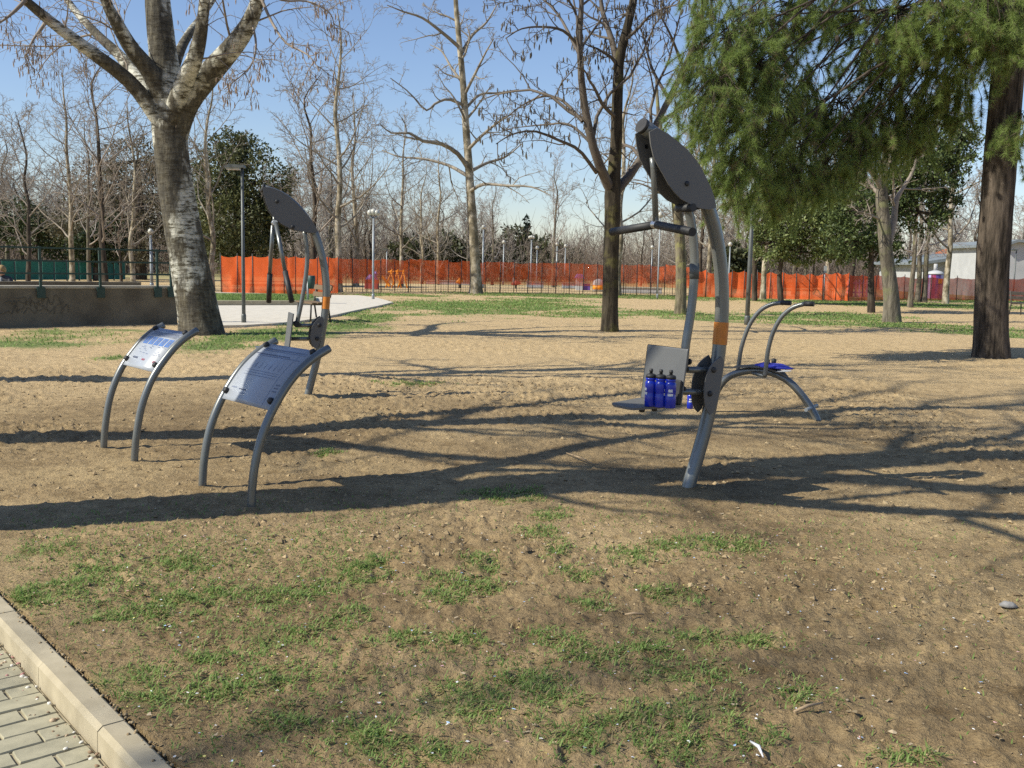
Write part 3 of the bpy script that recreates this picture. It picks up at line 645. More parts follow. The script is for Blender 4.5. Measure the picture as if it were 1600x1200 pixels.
def machine_two():
    fr = Frame(M2B, (.34, -.94)); l = fr.l
    rt = thing('chest_press', 'grey outdoor chest press machine with two hanging arms near the poplar', 'exercise machine', fr.o)
    P = fr.path([(478.5, 628), (481, 617), (487, 594), (492, 575), (500, 541), (506, 503), (509.5, 470), (509.5, 443), (506, 414), (500, 389), (492, 365), (480, 344), (462, 322), (440, 305), (411, 294)], 46); r = .040
    MB().tube(P, r, 18).build('mast', M['steel'], rt)
    ec = (P[-1] - P[-2]).normalized(); MB().tube([P[-1] - ec * .01, P[-1] + ec * .015], r + .002, 18).build('end_cap', M['black'], rt)
    i0 = min(range(len(P)), key=lambda i: (P[i] - fr.p(509.5, 480)).length); i1 = min(range(len(P)), key=lambda i: (P[i] - fr.p(509.5, 461)).length)
    MB().tube(P[i0:i1 + 1], r + .0025, 18, False).build('orange_band', M['orange'], rt)
    MB().tube([P[0], P[2]], r + .004, 18).build('bare_foot', M['chrome'], rt)
    leaf = [(410, 291.6), (424, 293.5), (438.6, 299), (452, 307.5), (463, 317.8), (473, 328), (481.8, 337.8), (489, 347), (494, 354.8), (496.5, 363), (486, 364), (475.6, 362.5), (463, 360), (451, 356), (439, 349.5), (429, 341), (421, 330), (415.5, 316), (411.5, 303)]
    L0 = [fr.p(x, y, .055) for x, y in leaf]
    for sgn in (1, -1):
        off = l * (0 if sgn > 0 else -.118)
        pl = MB().prism([q + off for q in L0], l * .008).build('side_plate', M['dark_steel'], rt); tri_fix(pl)
        for bx, by in ((433, 314.7), (457.5, 354.5)): disc(fr.p(bx, by, .063) + off, l * sgn, .02, .012).build('bolt', M['black'], pl)
    gd = [(503.5, 494.5), (497, 498), (491, 504), (487, 512), (485, 523), (485, 531), (487, 538), (492, 545), (498, 541), (501, 530), (504, 515), (506, 500)]
    G0 = [fr.p(x, y, .075) for x, y in gd]
    for sgn in (1, -1):
        off = l * (0 if sgn > 0 else -.158)
        pl = MB().prism([q + off for q in G0], l * .008).build('guard_plate', M['dark_steel'], rt); tri_fix(pl)
        for bx, by in ((499, 508), (495.5, 529)): disc(fr.p(bx, by, .083) + off, l * sgn, .022, .012).build('bolt', M['black'], pl)
    MB().tube(fr.path([(475.5, 360), (479, 387), (480, 410), (476, 446), (469.5, 480), (463, 510)], 20), .023, 14).build('lever', M['steel'], rt)
    pv = fr.p(428.5, 338); MB().tube([pv, fr.p(428.8, 350)], .018, 12).build('hanger', M['steel'], rt)
    MB().lathe(fr.p(428.8, 348) - l * .06, [(.028, 0), (.028, .12)], l, 14).build('clamp', M['chrome'], rt)
    for off, (x0, y0), (xg, yg), (x1, y1) in ((.10, (431, 348), (445.5, 424), (456, 472)), (-.10, (426.5, 352), (421.5, 428), (420, 472))):
        a, g_, e = fr.p(x0, y0, off * .5), fr.p(xg, yg, off * 2.2), fr.p(x1, y1, off * 3.4)
        am = MB().tube([a, g_], .021, 14).build('swing_arm', M['steel'], rt)
        MB().tube([g_, e], .028, 14).build('grip', M['black'], am)
    for y, x0 in ((508.5, 461), (529.5, 455)): MB().tube([fr.p(x0, y), fr.p(497, y)], .021, 12).build('seat_arm', M['steel'], rt)
    q = fr.p(463, 506); MB().tube([q - l * .06, q + l * .06], .03, 12).build('pivot', M['black'], rt)
    hw = .19; bt, bm = fr.p(459.6, 490.5, hw), fr.p(453, 545, hw)
    b = MB().prism([bt, bm, bm - l * 2 * hw, bt - l * 2 * hw], fr.f * .012).build('backrest', M['seat_steel'], rt); tri_fix(b)
    s = MB().prism([bm, bm + fr.f * .32, bm + fr.f * .32 - l * 2 * hw, bm - l * 2 * hw], (0, 0, -.014)).build('seat', M['steel'], rt); tri_fix(s)
machine_two()

def machine_three():
    ax = (M3R - M3L); ax.z = 0; ax.normalize(); l = Vector((ax.y, -ax.x, 0))
    if l.y > 0: l = -l
    fr = Frame(M3R, (l.x, l.y)); l = fr.l
    rt = thing('stepper_rider', 'low arched steel exercise rider with two curved handlebars behind the pull-down machine', 'exercise machine', (M3L + M3R) / 2)
    arch = fr.path([(1110, 658), (1113, 637), (1121, 610), (1137, 590), (1160, 581), (1185, 579), (1210, 584), (1235, 598), (1258, 624), (1273, 648), (1281, 668)], 40)
    MB().tube(arch, .036, 16).build('arched_beam', M['steel'], rt)
    def qd(x, y, o): return fr.p(x, y, o)
    ptop = [(1146, 572.5), (1156, 570.8), (1172, 570), (1190, 571), (1208, 575), (1222, 581), (1231, 588)]
    V = []; F = []; wds = [.01, .05, .09, .10, .10, .07, .02]
    for (x, y), w in zip(ptop, wds):
        c = fr.p(x, y, 0)
        for dz in (0, -.018): V += [c + l * w + Zv * dz, c - l * w + Zv * dz]
    for i in range(len(ptop) - 1):
        a = i * 4; b = a + 4; F += [(a, b, b + 1, a + 1), (a + 2, a + 3, b + 3, b + 2), (a, a + 2, b + 2, b), (a + 1, b + 1, b + 3, a + 3)]
    F += [(0, 1, 3, 2), (len(V) - 4, len(V) - 2, len(V) - 1, len(V) - 3)]
    pl = MB().add(V, F).build('saddle_plate', M['dark_steel'], rt); tri_fix(pl)
    # two handlebars, one each side of the beam
    h1 = [(1153, 578), (1155, 565), (1159, 541), (1170, 510), (1186, 487), (1204, 476), (1222, 473)]
    h2 = [(1195, 588), (1197, 573), (1200, 548), (1207, 522), (1220, 497), (1238, 481), (1258, 474.5)]
    for pix, gp, o in ((h1, (1236, 473.5), -.20), (h2, (1272, 475), .20)):
        hb_ = MB().tube(fr.path(pix, 26, o), .022, 14).build('handlebar', M['steel'], rt)
        MB().tube([fr.p(*pix[-1], o) - (fr.p(*gp, o) - fr.p(*pix[-1], o)) * .1, fr.p(*gp, o)], .0245, 14).build('grip', M['black'], hb_)
    MB().tube([fr.p(*h1[0], -.20), fr.p(1174, 582, 0), fr.p(*h2[0], .20)], .018, 12).build('cross_tube', M['galv_dark'], rt)
    c = fr.p(1268, 637, 0); ft = MB().tube([c - l * .2 - fr.f * -.0, c + l * .2], .018, 12).build('foot_bar', M['galv'], rt)
    return fr
FR3 = machine_three()
# blue bag lying on the rider's plate
fr = FR3; l = fr.l
cA, cB = fr.p(1181, 568.5, .0), fr.p(1238, 576, .0); bag = thing('blue_bag', 'crumpled blue cloth with white edge lying on the arched rider', 'bag', fr.p(1205, 574, 0))
def lump(a, b, w, h, n=16, m=10, seed=1, wav=.25):
    rs = random.Random(seed); V = []; F = []; d = b - a; s = d.normalized().cross(Zv).normalized()
    for i in range(n + 1):
        t = i / n; prof = math.sin(math.pi * min(max(t, .03), .97)) ** .5
        for j in range(m):
            q = 2 * math.pi * j / m; k = 1 + wav * math.sin(5 * t + 2 * q + seed) * math.cos(9 * t - q) + rs.uniform(-.05, .05)
            V.append(a + d * t + s * (w * prof * math.cos(q) * k) + Zv * (h * prof * k * (math.sin(q) if math.sin(q) > 0 else .35 * math.sin(q))))
    for i in range(n):
        for j in range(m): F.append((i * m + j, i * m + (j + 1) % m, (i + 1) * m + (j + 1) % m, (i + 1) * m + j))
    F += [tuple(reversed(range(m))), tuple(n * m + j for j in range(m))]
    return MB().add(V, F, 0, True)
lump(cA - Zv * .008, cB - Zv * .005, .15, .035, seed=3).build('cloth', M['bagblue'], bag)
lump(fr.p(1212, 581, .10), fr.p(1237, 580, .12), .03, .014, seed=5).build('white_edge', M['wall_white'], bag)
for x, y in ((1199, 567), (1209, 566)): MB().lathe(fr.p(x, y + 1, .05), [(.02, 0), (.024, .012), (.024, .035), (.012, .045)], n=12).build('knob', M['black'], bag)

# ------------------------------------------------------------------ information boards
def board(name, label, near, far, pix, tb, tt, kind, loc):
    ll = (near - far); ll.z = 0; W = ll.length; l = ll.normalized(); fr = Frame(near, (l.x, l.y)); l = fr.l
    if l.dot(ll) < 0: l = -l
    rt = thing(name, label, 'sign', (near + far) / 2, 'curved information boards')
    P = fr.path(pix, 40); P[0] = P[0] - Zv * .10
    for s in (0, 1):
        Q = [q - l * W * s for q in P]
        MB().tube(Q, .0255, 16).build('rail', M['steel'], rt)
    def along(t): 
        k = t * (len(P) - 1); i = min(int(k), len(P) - 2); return P[i] + (P[i + 1] - P[i]) * (k - i)
    def nor(t):
        a = along(min(t + .02, 1)) - along(max(t - .02, 0)); n = a.cross(l).normalized(); return n if n.z > 0 else -n
    mg = .018; n = 18
    def pt(u, t, h): q = tb + (tt - tb) * t; return along(q) - l * (mg + u * (W - 2 * mg)) + nor(q) * h
    V = []; F = []
    for i in range(n + 1):
        t = i / n; V += [pt(0, t, .012), pt(1, t, .012), pt(0, t, .006), pt(1, t, .006)]
    for i in range(n):
        a = i * 4; b = a + 4; F += [(a, a + 1, b + 1, b), (a + 2, b + 2, b + 3, a + 3), (a, b, b + 2, a + 2), (a + 1, a + 3, b + 3, b + 1)]
    F += [(0, 2, 3, 1), (4 * n, 4 * n + 1, 4 * n + 3, 4 * n + 2)]
    pn = MB().add(V, F, 0, True).build('panel', M['sheet'], rt)
    for u, t in ((.03, .1), (.97, .1), (.03, .93), (.97, .93)):
        q = tb + (tt - tb) * t; disc(pt(u, t, .012), nor(q), .021, .024).build('knob', M['black'], rt)
    def patch(b, u0, u1, t0, t1, mi, h=.0135):
        k = max(1, int((t1 - t0) / .06)); V = []
        for i in range(k + 1): tt_ = t0 + (t1 - t0) * i / k; V += [pt(u0, tt_, h), pt(u1, tt_, h)]
        b.add(V, [(2 * i, 2 * i + 1, 2 * i + 3, 2 * i + 2) for i in range(k)], mi)
    pr = MB(); rs = random.Random(4)
    def words(u0, u1, t, hh, mi, gap=.012):
        u = u0
        while u < u1:
            w = rs.uniform(.012, .05); patch(pr, u, min(u + w, u1), t, t + hh, mi); u += w + gap
    if kind == 'form':                                   # pale sheet: rules, faint figures, small lines of writing
        patch(pr, .165, .172, .02, .80, 2); 
        for t in (.86, .70, .82): patch(pr, .08, .92, t, t + .014, 2)
        patch(pr, .15, .9, .855, .88, 0); patch(pr, .3, .98, .73, .75, 0)
        for t in (.42, .385, .35): words(.22, .86, t, .008, 2)
        for k in range(6):
            u = .26 + k * .1; patch(pr, u, u + .006, .47, .56, 2); patch(pr, u - .012, u + .02, .50, .507, 2); patch(pr, u - .008, u + .014, .47, .476, 2)
        words(.62, .76, .15, .016, 0); words(.62, .73, .11, .010, 2); words(.82, .93, .16, .012, 2)
        for t in (.20, .24, .28): words(.05, .13, t, .014, 0, .008)
    else:                                                # picture sheet: heading, rows of text, five blue figures
        for t in (.93, .90): words(.12, .9, t, .016, 1)
        for t in (.82, .79, .74, .71): words(.1, .9, t, .012, 0, .006)
        for t in (.845, .765): patch(pr, .06, .94, t, t + .012, 2)
        for k in range(5):
            u = .08 + k * .17; patch(pr, u, u + .135, .44, .66, 1); patch(pr, u + .05, u + .075, .48, .63, 2, .0142); patch(pr, u + .03, u + .1, .55, .575, 2, .0142)
        for k in range(26): u, t = rs.uniform(.1, .85), rs.uniform(.24, .42); patch(pr, u, u + rs.uniform(.02, .07), t, t + .01, 2)
        words(.70, .86, .14, .03, 0); words(.46, .56, .13, .03, 3); words(.12, .2, .12, .04, 3)
    pr.build('printing', [M['ink'], M['inkb'], M['inkg'], M['inkr']], pn)['kind'] = 'stuff'
    return rt
board('information_board', 'nearer curved board with printed sheet tinted with reflected sky blue between two bent steel rails', IB1n, IB1f, [(392, 793), (396, 742), (406, 692), (425, 643), (454, 595), (484, 564), (514, 544)], .50, .93, 'form', 0)
board('information_board', 'farther curved board with a row of blue pictures on its sheet', IB2n, IB2f, [(210, 721), (213, 682), (222, 633), (240, 588), (266, 551), (287, 530), (309, 516)], .52, .92, 'pics', 0)

# ================================================================== TREES
def nrm(v): return v / np.maximum(np.linalg.norm(v, axis=-1, keepdims=True), 1e-9)
def tubes(pts, rad, sides):
    """pts (M,n,3) rad (M,n) -> verts, quads"""
    m, n, _ = pts.shape
    T = np.empty_like(pts); T[:, 1:-1] = pts[:, 2:] - pts[:, :-2]; T[:, 0] = pts[:, 1] - pts[:, 0]; T[:, -1] = pts[:, -1] - pts[:, -2]; T = nrm(T)
    mean = nrm(pts[:, -1] - pts[:, 0] + 1e-6); ref = np.where(np.abs(mean[:, 2:3]) < .8, np.array([[0, 0, 1.]]), np.array([[1., 0, 0]]))[:, None, :]
    A = nrm(np.cross(T, np.broadcast_to(ref, T.shape))); B = np.cross(T, A)
    q = np.arange(sides) * 2 * np.pi / sides
    V = pts[:, :, None, :] + rad[:, :, None, None] * (A[:, :, None, :] * np.cos(q)[None, None, :, None] + B[:, :, None, :] * np.sin(q)[None, None, :, None])
    idx = np.arange(m * n * sides).reshape(m, n, sides); nx = np.roll(idx, -1, axis=2)
    F = np.stack([idx[:, :-1], nx[:, :-1], nx[:, 1:], idx[:, 1:]], -1).reshape(-1, 4)
    return V.reshape(-1, 3), F
def growth(rng, O, D, L_, R0, n, wob, up_, taper):
    m = len(O); P = np.empty((m, n + 1, 3)); P[:, 0] = O; d = nrm(D)
    for i in range(n):
        d = nrm(d + rng.normal(0, wob, (m, 3)) + np.array([0, 0, up_])); P[:, i + 1] = P[:, i] + d * (L_ / n)[:, None]
    t = np.linspace(0, 1, n + 1)[None]; return P, R0[:, None] * (1 - t * (1 - taper))
def spawn(rng, P, Rd, L_, k, t0, t1, ang, asd, lr, rr, lmin=.05, horiz=0.0, tfall=.55):
    m, n, _ = P.shape; idx = np.repeat(np.arange(m), k)
    j = np.tile(np.arange(k), m); t = t0 + (t1 - t0) * (j + rng.random(len(idx))) / k
    f = t * (n - 1); i = np.minimum(f.astype(int), n - 2); w = (f - i)[:, None]
    O = P[idx, i] * (1 - w) + P[idx, i + 1] * w; T = nrm(P[idx, i + 1] - P[idx, i]); r = Rd[idx, i] * (1 - w[:, 0]) + Rd[idx, i + 1] * w[:, 0]
    az = j * 2.4 + rng.random(len(idx)) * 1.2 + np.repeat(rng.random(m) * 6.28, k)
    ref = np.where(np.abs(T[:, 2:3]) < .9, np.array([[0, 0, 1.]]), np.array([[1., 0, 0]])); A = nrm(np.cross(T, ref)); B = np.cross(T, A)
    S = A * np.cos(az)[:, None] + B * np.sin(az)[:, None]; a = np.clip(rng.normal(ang, asd, len(idx)), .2, 1.7)[:, None]
    D = T * np.cos(a) + S * np.sin(a)
    Ln = np.maximum(L_[idx] * lr * (1 - tfall * t) * rng.uniform(.65, 1.25, len(idx)), lmin)
    return O, D, Ln, np.maximum(r * rr, .0022)
def resample(P, n):
    return np.array([tuple(v) for v in smooth_path([Vector(p) for p in P], n)])
def bare_tree(seed, trunk, tr, limbs=None, n_limb=14, limb_t=(.3, .98), limb_ang=.95, limb_len=.42, lv2=7, lv3=6, lv4=3, up1=.06, up2=.02, droop=0.0, wob=.13, twig_r=.005, ends=None, side0=14, limb_rr=.42, flare=1.35, keys=0, pend=None, knob=0.0, rr2=.5, t2=.2):
    """trunk: points; tr: radii. limbs: list of (points, r0, r1). returns (trunk mesh data, crown data, hanging bits)"""
    rng = np.random.default_rng(seed); nT = 26
    P = resample(trunk, nT); rd = np.interp(np.linspace(0, 1, nT), np.linspace(0, 1, len(tr)), tr); h = np.linspace(0, 1, nT)
    rd = rd * (1 + (flare - 1) * np.exp(-h * 26)); Pt = P[None]; Rt = rd[None]
    tv, tf = tubes(Pt, Rt, side0)
    if knob:
        c = np.repeat(P, side0, axis=0); k = 1 + knob * (fbm(tv[:, 2] * 3 + tv[:, 0] * 5, tv[:, 1] * 5 + tv[:, 2], seed, 3) - .45)[:, None]; tv = c + (tv - c) * k
    TL = np.array([np.linalg.norm(np.diff(P, axis=0), axis=1).sum()])
    parts = []; hang = []
    if limbs:
        Ps = np.stack([resample(l[0], 13) for l in limbs]); Rs = np.stack([np.linspace(l[1], l[2], 13) for l in limbs])
        L1 = np.linalg.norm(np.diff(Ps, axis=1), axis=2).sum(1); parts.append((Ps, Rs, 10))
        if n_limb:
            O, D, Ln, Rr = spawn(rng, Pt, Rt, TL, n_limb, *limb_t, limb_ang, .2, limb_len, limb_rr); P1b, R1b = growth(rng, O, D, Ln, Rr, 12, wob * .7, up1, .25)
            parts.append((P1b, R1b, 7)); Ps = np.concatenate([Ps, P1b]); Rs = np.concatenate([Rs, R1b]); L1 = np.concatenate([L1, Ln])
        P1, R1 = Ps, Rs
    else:
        O, D, L1, Rr = spawn(rng, Pt, Rt, TL, n_limb, *limb_t, limb_ang, .2, limb_len, limb_rr); P1, R1 = growth(rng, O, D, L1, Rr, 9, wob * .7, up1, .2); parts.append((P1, R1, 7))
    O, D, L2, Rr = spawn(rng, P1, R1, L1, lv2, t2, 1, .85, .2, .5, rr2, .25); Rr = np.maximum(Rr, twig_r * 1.8); P2, R2 = growth(rng, O, D, L2, Rr, 6, wob, up2 - droop * .3, .25); parts.append((P2, R2, 5))
    O, D, L3, Rr = spawn(rng, P2, R2, L2, lv3, .2, 1, .8, .25, .5, .55, .14); Rr = np.maximum(Rr, twig_r * 1.15); P3, R3 = growth(rng, O, D, L3, Rr, 4, wob * 1.2, up2 - droop, .4); parts.append((P3, R3, 4))
    if lv4:
        O, D, L4, Rr = spawn(rng, P3, R3, L3, lv4, .25, 1, .8, .25, .55, .6, .10); Rr = np.maximum(Rr, twig_r * .75); P4, R4 = growth(rng, O, D, L4, Rr, 3, wob * 1.3, up2 - droop * 1.4, .4); parts.append((P4, R4, 3))
        tips = P4
    else: tips = P3
    V = []; F = []; o = 0
    for p_, r_, s_ in parts:
        v, f = tubes(p_, r_, s_); V.append(v); F.append(f + o); o += len(v)
    hv = hf = None
    if pend:                                             # catkins or key bunches hanging from the twigs
        k, ln, rad = pend; sel = rng.random(len(tips)) < k; b = tips[sel][:, -1]; m = len(b)
        pts = np.empty((m, 4, 3)); pts[:, 0] = b
        for i in range(3): pts[:, i + 1] = pts[:, i] + np.stack([rng.normal(0, .15, m), rng.normal(0, .15, m), -np.ones(m)], 1) * (ln * rng.uniform(.7, 1.3, m) / 3)[:, None]
        hv, hf = tubes(pts, np.tile(np.array([rad * .5, rad, rad, rad * .3]), (m, 1)), 4)
    return (tv, tf), (np.concatenate(V), np.concatenate(F)), (hv, hf)
def make_tree(name, label, data, bark, twig, loc, group=None, hang=None, hname='catkins'):
    rt = thing(name, label, 'tree', loc, group)
    (tv, tf), (cv, cf), (hv, hf) = data
    link_mesh('trunk', mesh_np('trunk', tv, [(tf, 0)], True, [bark]), rt)
    link_mesh('crown', mesh_np('crown', cv, [(cf, 0)], True, [twig]), rt)
    if hv is not None:
        o = link_mesh(hname, mesh_np(hname, hv, [(hf, 0)], True, [hang]), rt); o['kind'] = 'stuff'
    return rt

# --- the big white poplar on the left: limbs traced, depth spread by hand
PB = ground(316, 521); PB.z = 0; PD = PB.y
def pl_(x, y, dz=0): v = at(x, y, PD + dz) - PB; return (v.x, v.y, v.z)
def pw_(px): return px / FPX * PD / 2
trunk = [(0, 0, -.25), pl_(312, 500), pl_(301, 440), pl_(288, 370), pl_(276, 300), pl_(268, 240), pl_(264, 190), pl_(262, 150), pl_(258, 110), pl_(252, 60), pl_(246, 0), pl_(244, -90, .3), pl_(250, -220, .2), pl_(246, -380)]
trunk_r = [pw_(68), pw_(62), pw_(60), pw_(56), pw_(53), pw_(51), pw_(52), pw_(54), pw_(44), pw_(40), pw_(37), pw_(30), pw_(20), pw_(6)]
limbs = [([pl_(267, 262), pl_(258, 206, -.1), pl_(240, 175, -.2), pl_(200, 125, -.5), pl_(130, 72, -1), pl_(75, 30, -1.3), pl_(30, -10, -1.7), pl_(-40, -90, -2.2), pl_(-120, -220, -2.6)], pw_(26), pw_(5)),
    ([pl_(258, 190), pl_(232, 142, .4), pl_(190, 90, 1), pl_(150, 52, 1.5), pl_(105, 0, 2), pl_(60, -80, 2.4), pl_(20, -180, 2.8)], pw_(20), pw_(4)),
    ([pl_(266, 245), pl_(256, 175, -.1), pl_(238, 118, -.3), pl_(205, 75, -.6), pl_(182, 35, -.9), pl_(163, -5, -1.1), pl_(130, -110, -1.5), pl_(115, -230, -1.8)], pw_(30), pw_(5)),
    ([pl_(262, 150), pl_(278, 88, .6), pl_(296, 52, 1.2), pl_(318, 22, 1.7), pl_(350, -30, 2.2), pl_(390, -130, 2.6)], pw_(16), pw_(4)),
    ([pl_(267, 250), pl_(271, 185, -.15), pl_(288, 128, -.45), pl_(304, 92, -.8), pl_(314, 50, -1), pl_(319, 0, -1.2), pl_(325, -100, -1.6), pl_(340, -230, -2)], pw_(30), pw_(5)),
    ([pl_(268, 268), pl_(274, 205, 0), pl_(292, 158, -.1), pl_(330, 112, -.3), pl_(368, 68, -.6), pl_(392, 30, -.8), pl_(408, -20, -1), pl_(430, -120, -1.4), pl_(470, -240, -1.8)], pw_(42), pw_(6)),
    ([pl_(405, -10, -1), pl_(425, 35, -1.2), pl_(448, 68, -1.5), pl_(480, 85, -1.8), pl_(500, 110, -2)], pw_(5), pw_(1.2)),
    ([pl_(410, -25, -1), pl_(440, 0, -.7), pl_(480, 2, -.4), pl_(515, 20, -.2), pl_(523, 45, 0)], pw_(4), pw_(1.2)),
    ([pl_(75, 30, -1.3), pl_(62, 48, -1.4), pl_(50, 65, -1.6), pl_(40, 90, -1.7)], pw_(6), pw_(1.2)),
    ([pl_(40, 0, -1.7), pl_(20, 20, -1.9), pl_(0, 35, -2), pl_(-40, 60, -2.2)], pw_(6), pw_(1.2)),
    ([pl_(150, 52, 1.5), pl_(120, 60, 1.7), pl_(85, 80, 2), pl_(60, 110, 2.2)], pw_(4), pw_(1.2)),
    ([pl_(392, 30, -.8), pl_(400, 70, -1), pl_(390, 105, -1.1), pl_(350, 140, -1.2)], pw_(4), pw_(1.2))]
dat = bare_tree(5, trunk, trunk_r, limbs, n_limb=3, limb_t=(.8, .98), limb_len=.15, lv2=7, lv3=7, lv4=3, up1=.02, up2=-.03, droop=.10, wob=.16, twig_r=.0052, side0=28, flare=1.32, pend=(.32, .10, .011), knob=.06, rr2=.16, t2=.34)
# limbs in the trunk's own white bark
(tv, tf), crown, hang = dat
lp = np.stack([resample(l[0], 25) for l in limbs[:6]]); lr_ = np.stack([np.interp(np.linspace(0, 1, 25), [0, .10, .2, 1], [l[1] * .6, l[1] * .98, l[1] * 1.0, l[2]]) for l in limbs[:6]])
lv, lf = tubes(lp, lr_, 16); tv2 = np.concatenate([tv, lv]); tf2 = np.concatenate([tf, lf + len(tv)])
make_tree('poplar_tree', 'large white-barked poplar with spreading pale limbs and hanging catkins on the left', ((tv2, tf2), crown, hang), M['poplar'], M['twig'], PB, None, M['catkin'])

# --- the ash in the middle, forked at head height
AB = ground(953, 517.5); AB.z = 0; AD = AB.y
def al_(x, y, dz=0): v = at(x, y, AD + dz) - AB; return (v.x, v.y, v.z)
def aw_(px): return px / FPX * AD / 2
at_trunk = [(0, 0, -.2), al_(953, 490), al_(954, 440), al_(955, 390), al_(957, 340), al_(957, 300), al_(960, 265), al_(963, 220), al_(964, 170), al_(966, 120), al_(968, 92), al_(978, 50), al_(988, 10), al_(998, -60), al_(1005, -160), al_(1010, -260)]
at_r = [aw_(26), aw_(24.5), aw_(24), aw_(24), aw_(24), aw_(25), aw_(20), aw_(18), aw_(17), aw_(16), aw_(15), aw_(13), aw_(12), aw_(9), aw_(6), aw_(3)]
alimbs = [([al_(956, 300), al_(944, 275, -.2), al_(930, 240, -.4), al_(920, 200, -.5), al_(911, 150, -.6), al_(907, 100, -.7), al_(906, 50, -.7), al_(909, 0, -.8), al_(908, -100, -1), al_(900, -220, -1.2)], aw_(17), aw_(4)),
    ([al_(958, 302), al_(975, 285, .2), al_(1000, 250, .5), al_(1022, 200, .8), al_(1048, 150, 1), al_(1068, 108, 1.2), al_(1090, 50, 1.5), al_(1110, -20, 1.8), al_(1140, -120, 2.2)], aw_(16), aw_(4)),
    ([al_(966, 105), al_(955, 60, .2), al_(942, 20, .4), al_(936, -30, .5), al_(930, -130, .7)], aw_(11), aw_(3)),
    ([al_(908, 75, -.7), al_(880, 48, -1), al_(848, 42, -1.2), al_(815, 45, -1.5), al_(790, 60, -1.7)], aw_(5), aw_(1.3)),
    ([al_(910, 190, -.6), al_(880, 158, -.2), al_(850, 150, .2), al_(815, 165, .6), al_(790, 185, .8)], aw_(5.5), aw_(1.3)),
    ([al_(932, 270, -.3), al_(905, 235, -.8), al_(875, 220, -1.2), al_(835, 205, -1.6), al_(800, 210, -2), al_(775, 225, -2.2)], aw_(6), aw_(1.3)),
    ([al_(905, 85, -.7), al_(870, 20, .2), al_(830, -10, .6), al_(790, 0, 1)], aw_(5), aw_(1.3)),
    ([al_(925, 225, -.5), al_(890, 195, -.2), al_(850, 195, .4), al_(800, 200, .9)], aw_(5), aw_(1.2)),
    ([al_(1045, 155, 1), al_(1020, 110, 1.2), al_(1010, 75, 1.3), al_(1000, 40, 1.3)], aw_(6), aw_(1.5)),
    ([al_(1068, 108, 1.2), al_(1050, 60, .9), al_(1035, 30, .7), al_(1020, 0, .6)], aw_(5), aw_(1.5))]
dat = bare_tree(12, at_trunk, at_r, alimbs, n_limb=7, limb_t=(.5, .95), limb_len=.2, lv2=8, lv3=6, lv4=2, up1=.03, up2=.02, droop=-.02, wob=.21, twig_r=.0065, side0=20, flare=1.25, pend=(.42, .13, .015), knob=.08)
make_tree('ash_tree', 'dark-barked forked ash with bunches of seed keys, nearest bare tree in the middle', dat, M['ash'], M['twig_dark'], AB, None, M['key'], 'seed_keys')

# --- plane trees and other bare trees: a few kinds, copied
def leader(h, r, bend=.35, seed=0, n=9, lean=(0, 0)):
    rs = random.Random(seed); pts = []; rr = []
    for i in range(n):
        t = i / (n - 1); pts.append((lean[0] * t + (rs.uniform(-bend, bend) * t if 0 < i else 0), lean[1] * t + rs.uniform(-bend, bend) * t, -.2 + (h + .2) * t)); rr.append(r * (1 - t) ** .75 + .012)
    return pts, rr
KINDS = {}
def kind(key, seed, h, r, bark, twig, bend=.3, **kw):
    pts, rr = leader(h, r, bend, seed); KINDS[key] = (bare_tree(seed, pts, rr, **kw), bark, twig, h)
kind('plane_a', 21, 16, .19, M['plane'], M['twig_pale'], n_limb=20, limb_t=(.2, .96), limb_ang=1.05, limb_len=.36, lv2=7, lv3=6, lv4=3, up1=.09, up2=.02, wob=.17, twig_r=.008)
kind('plane_b', 22, 13, .165, M['plane'], M['twig_pale'], bend=.45, n_limb=16, limb_t=(.22, .96), limb_ang=.9, limb_len=.45, lv2=7, lv3=6, lv4=3, up1=.10, up2=.03, wob=.19, twig_r=.009)
kind('bare_c', 23, 12, .15, M['grey'], M['twig_hazed'], n_limb=18, limb_t=(.22, .97), limb_ang=.75, limb_len=.42, lv2=8, lv3=6, lv4=3, up1=.10, up2=.06, wob=.15, twig_r=.009)
kind('bare_d', 24, 10, .13, M['dark'], M['twig'], bend=.5, n_limb=15, limb_t=(.2, .95), limb_ang=.8, limb_len=.5, lv2=8, lv3=6, lv4=3, up1=.08, up2=.04, wob=.17, twig_r=.0095)
kind('bare_e', 25, 8, .12, M['dark'], M['twig_hazed'], bend=.5, n_limb=16, limb_t=(.12, .95), limb_ang=.75, limb_len=.5, lv2=8, lv3=7, lv4=3, up1=.10, up2=.06, wob=.15, twig_r=.0105)
PROTO = {}
def put(key, label, loc, h, rz, group=None, name=None, wide=1.0):
    dat, bark, twig, h0 = KINDS[key]; s = h / h0
    nm = name or ('plane_tree' if 'plane' in key else 'bare_tree')
    if key not in PROTO:
        PROTO[key] = make_tree(nm, label, dat, bark, twig, loc, group); r = PROTO[key]; r.rotation_euler = (0, 0, rz); r.scale = (s * wide, s * wide, s)
        if group: r['group'] = group
        return r
    r = copy_thing(PROTO[key], loc, rz, (s * wide, s * wide, s), label, group or ''); r.name = nm
    if not group and 'group' in r: del r['group']
    return r
def G(x, y, dep=None):
    if dep is None: v = ground(x, y)
    else: v = at(x, y, dep)
    v.z = 0; return v
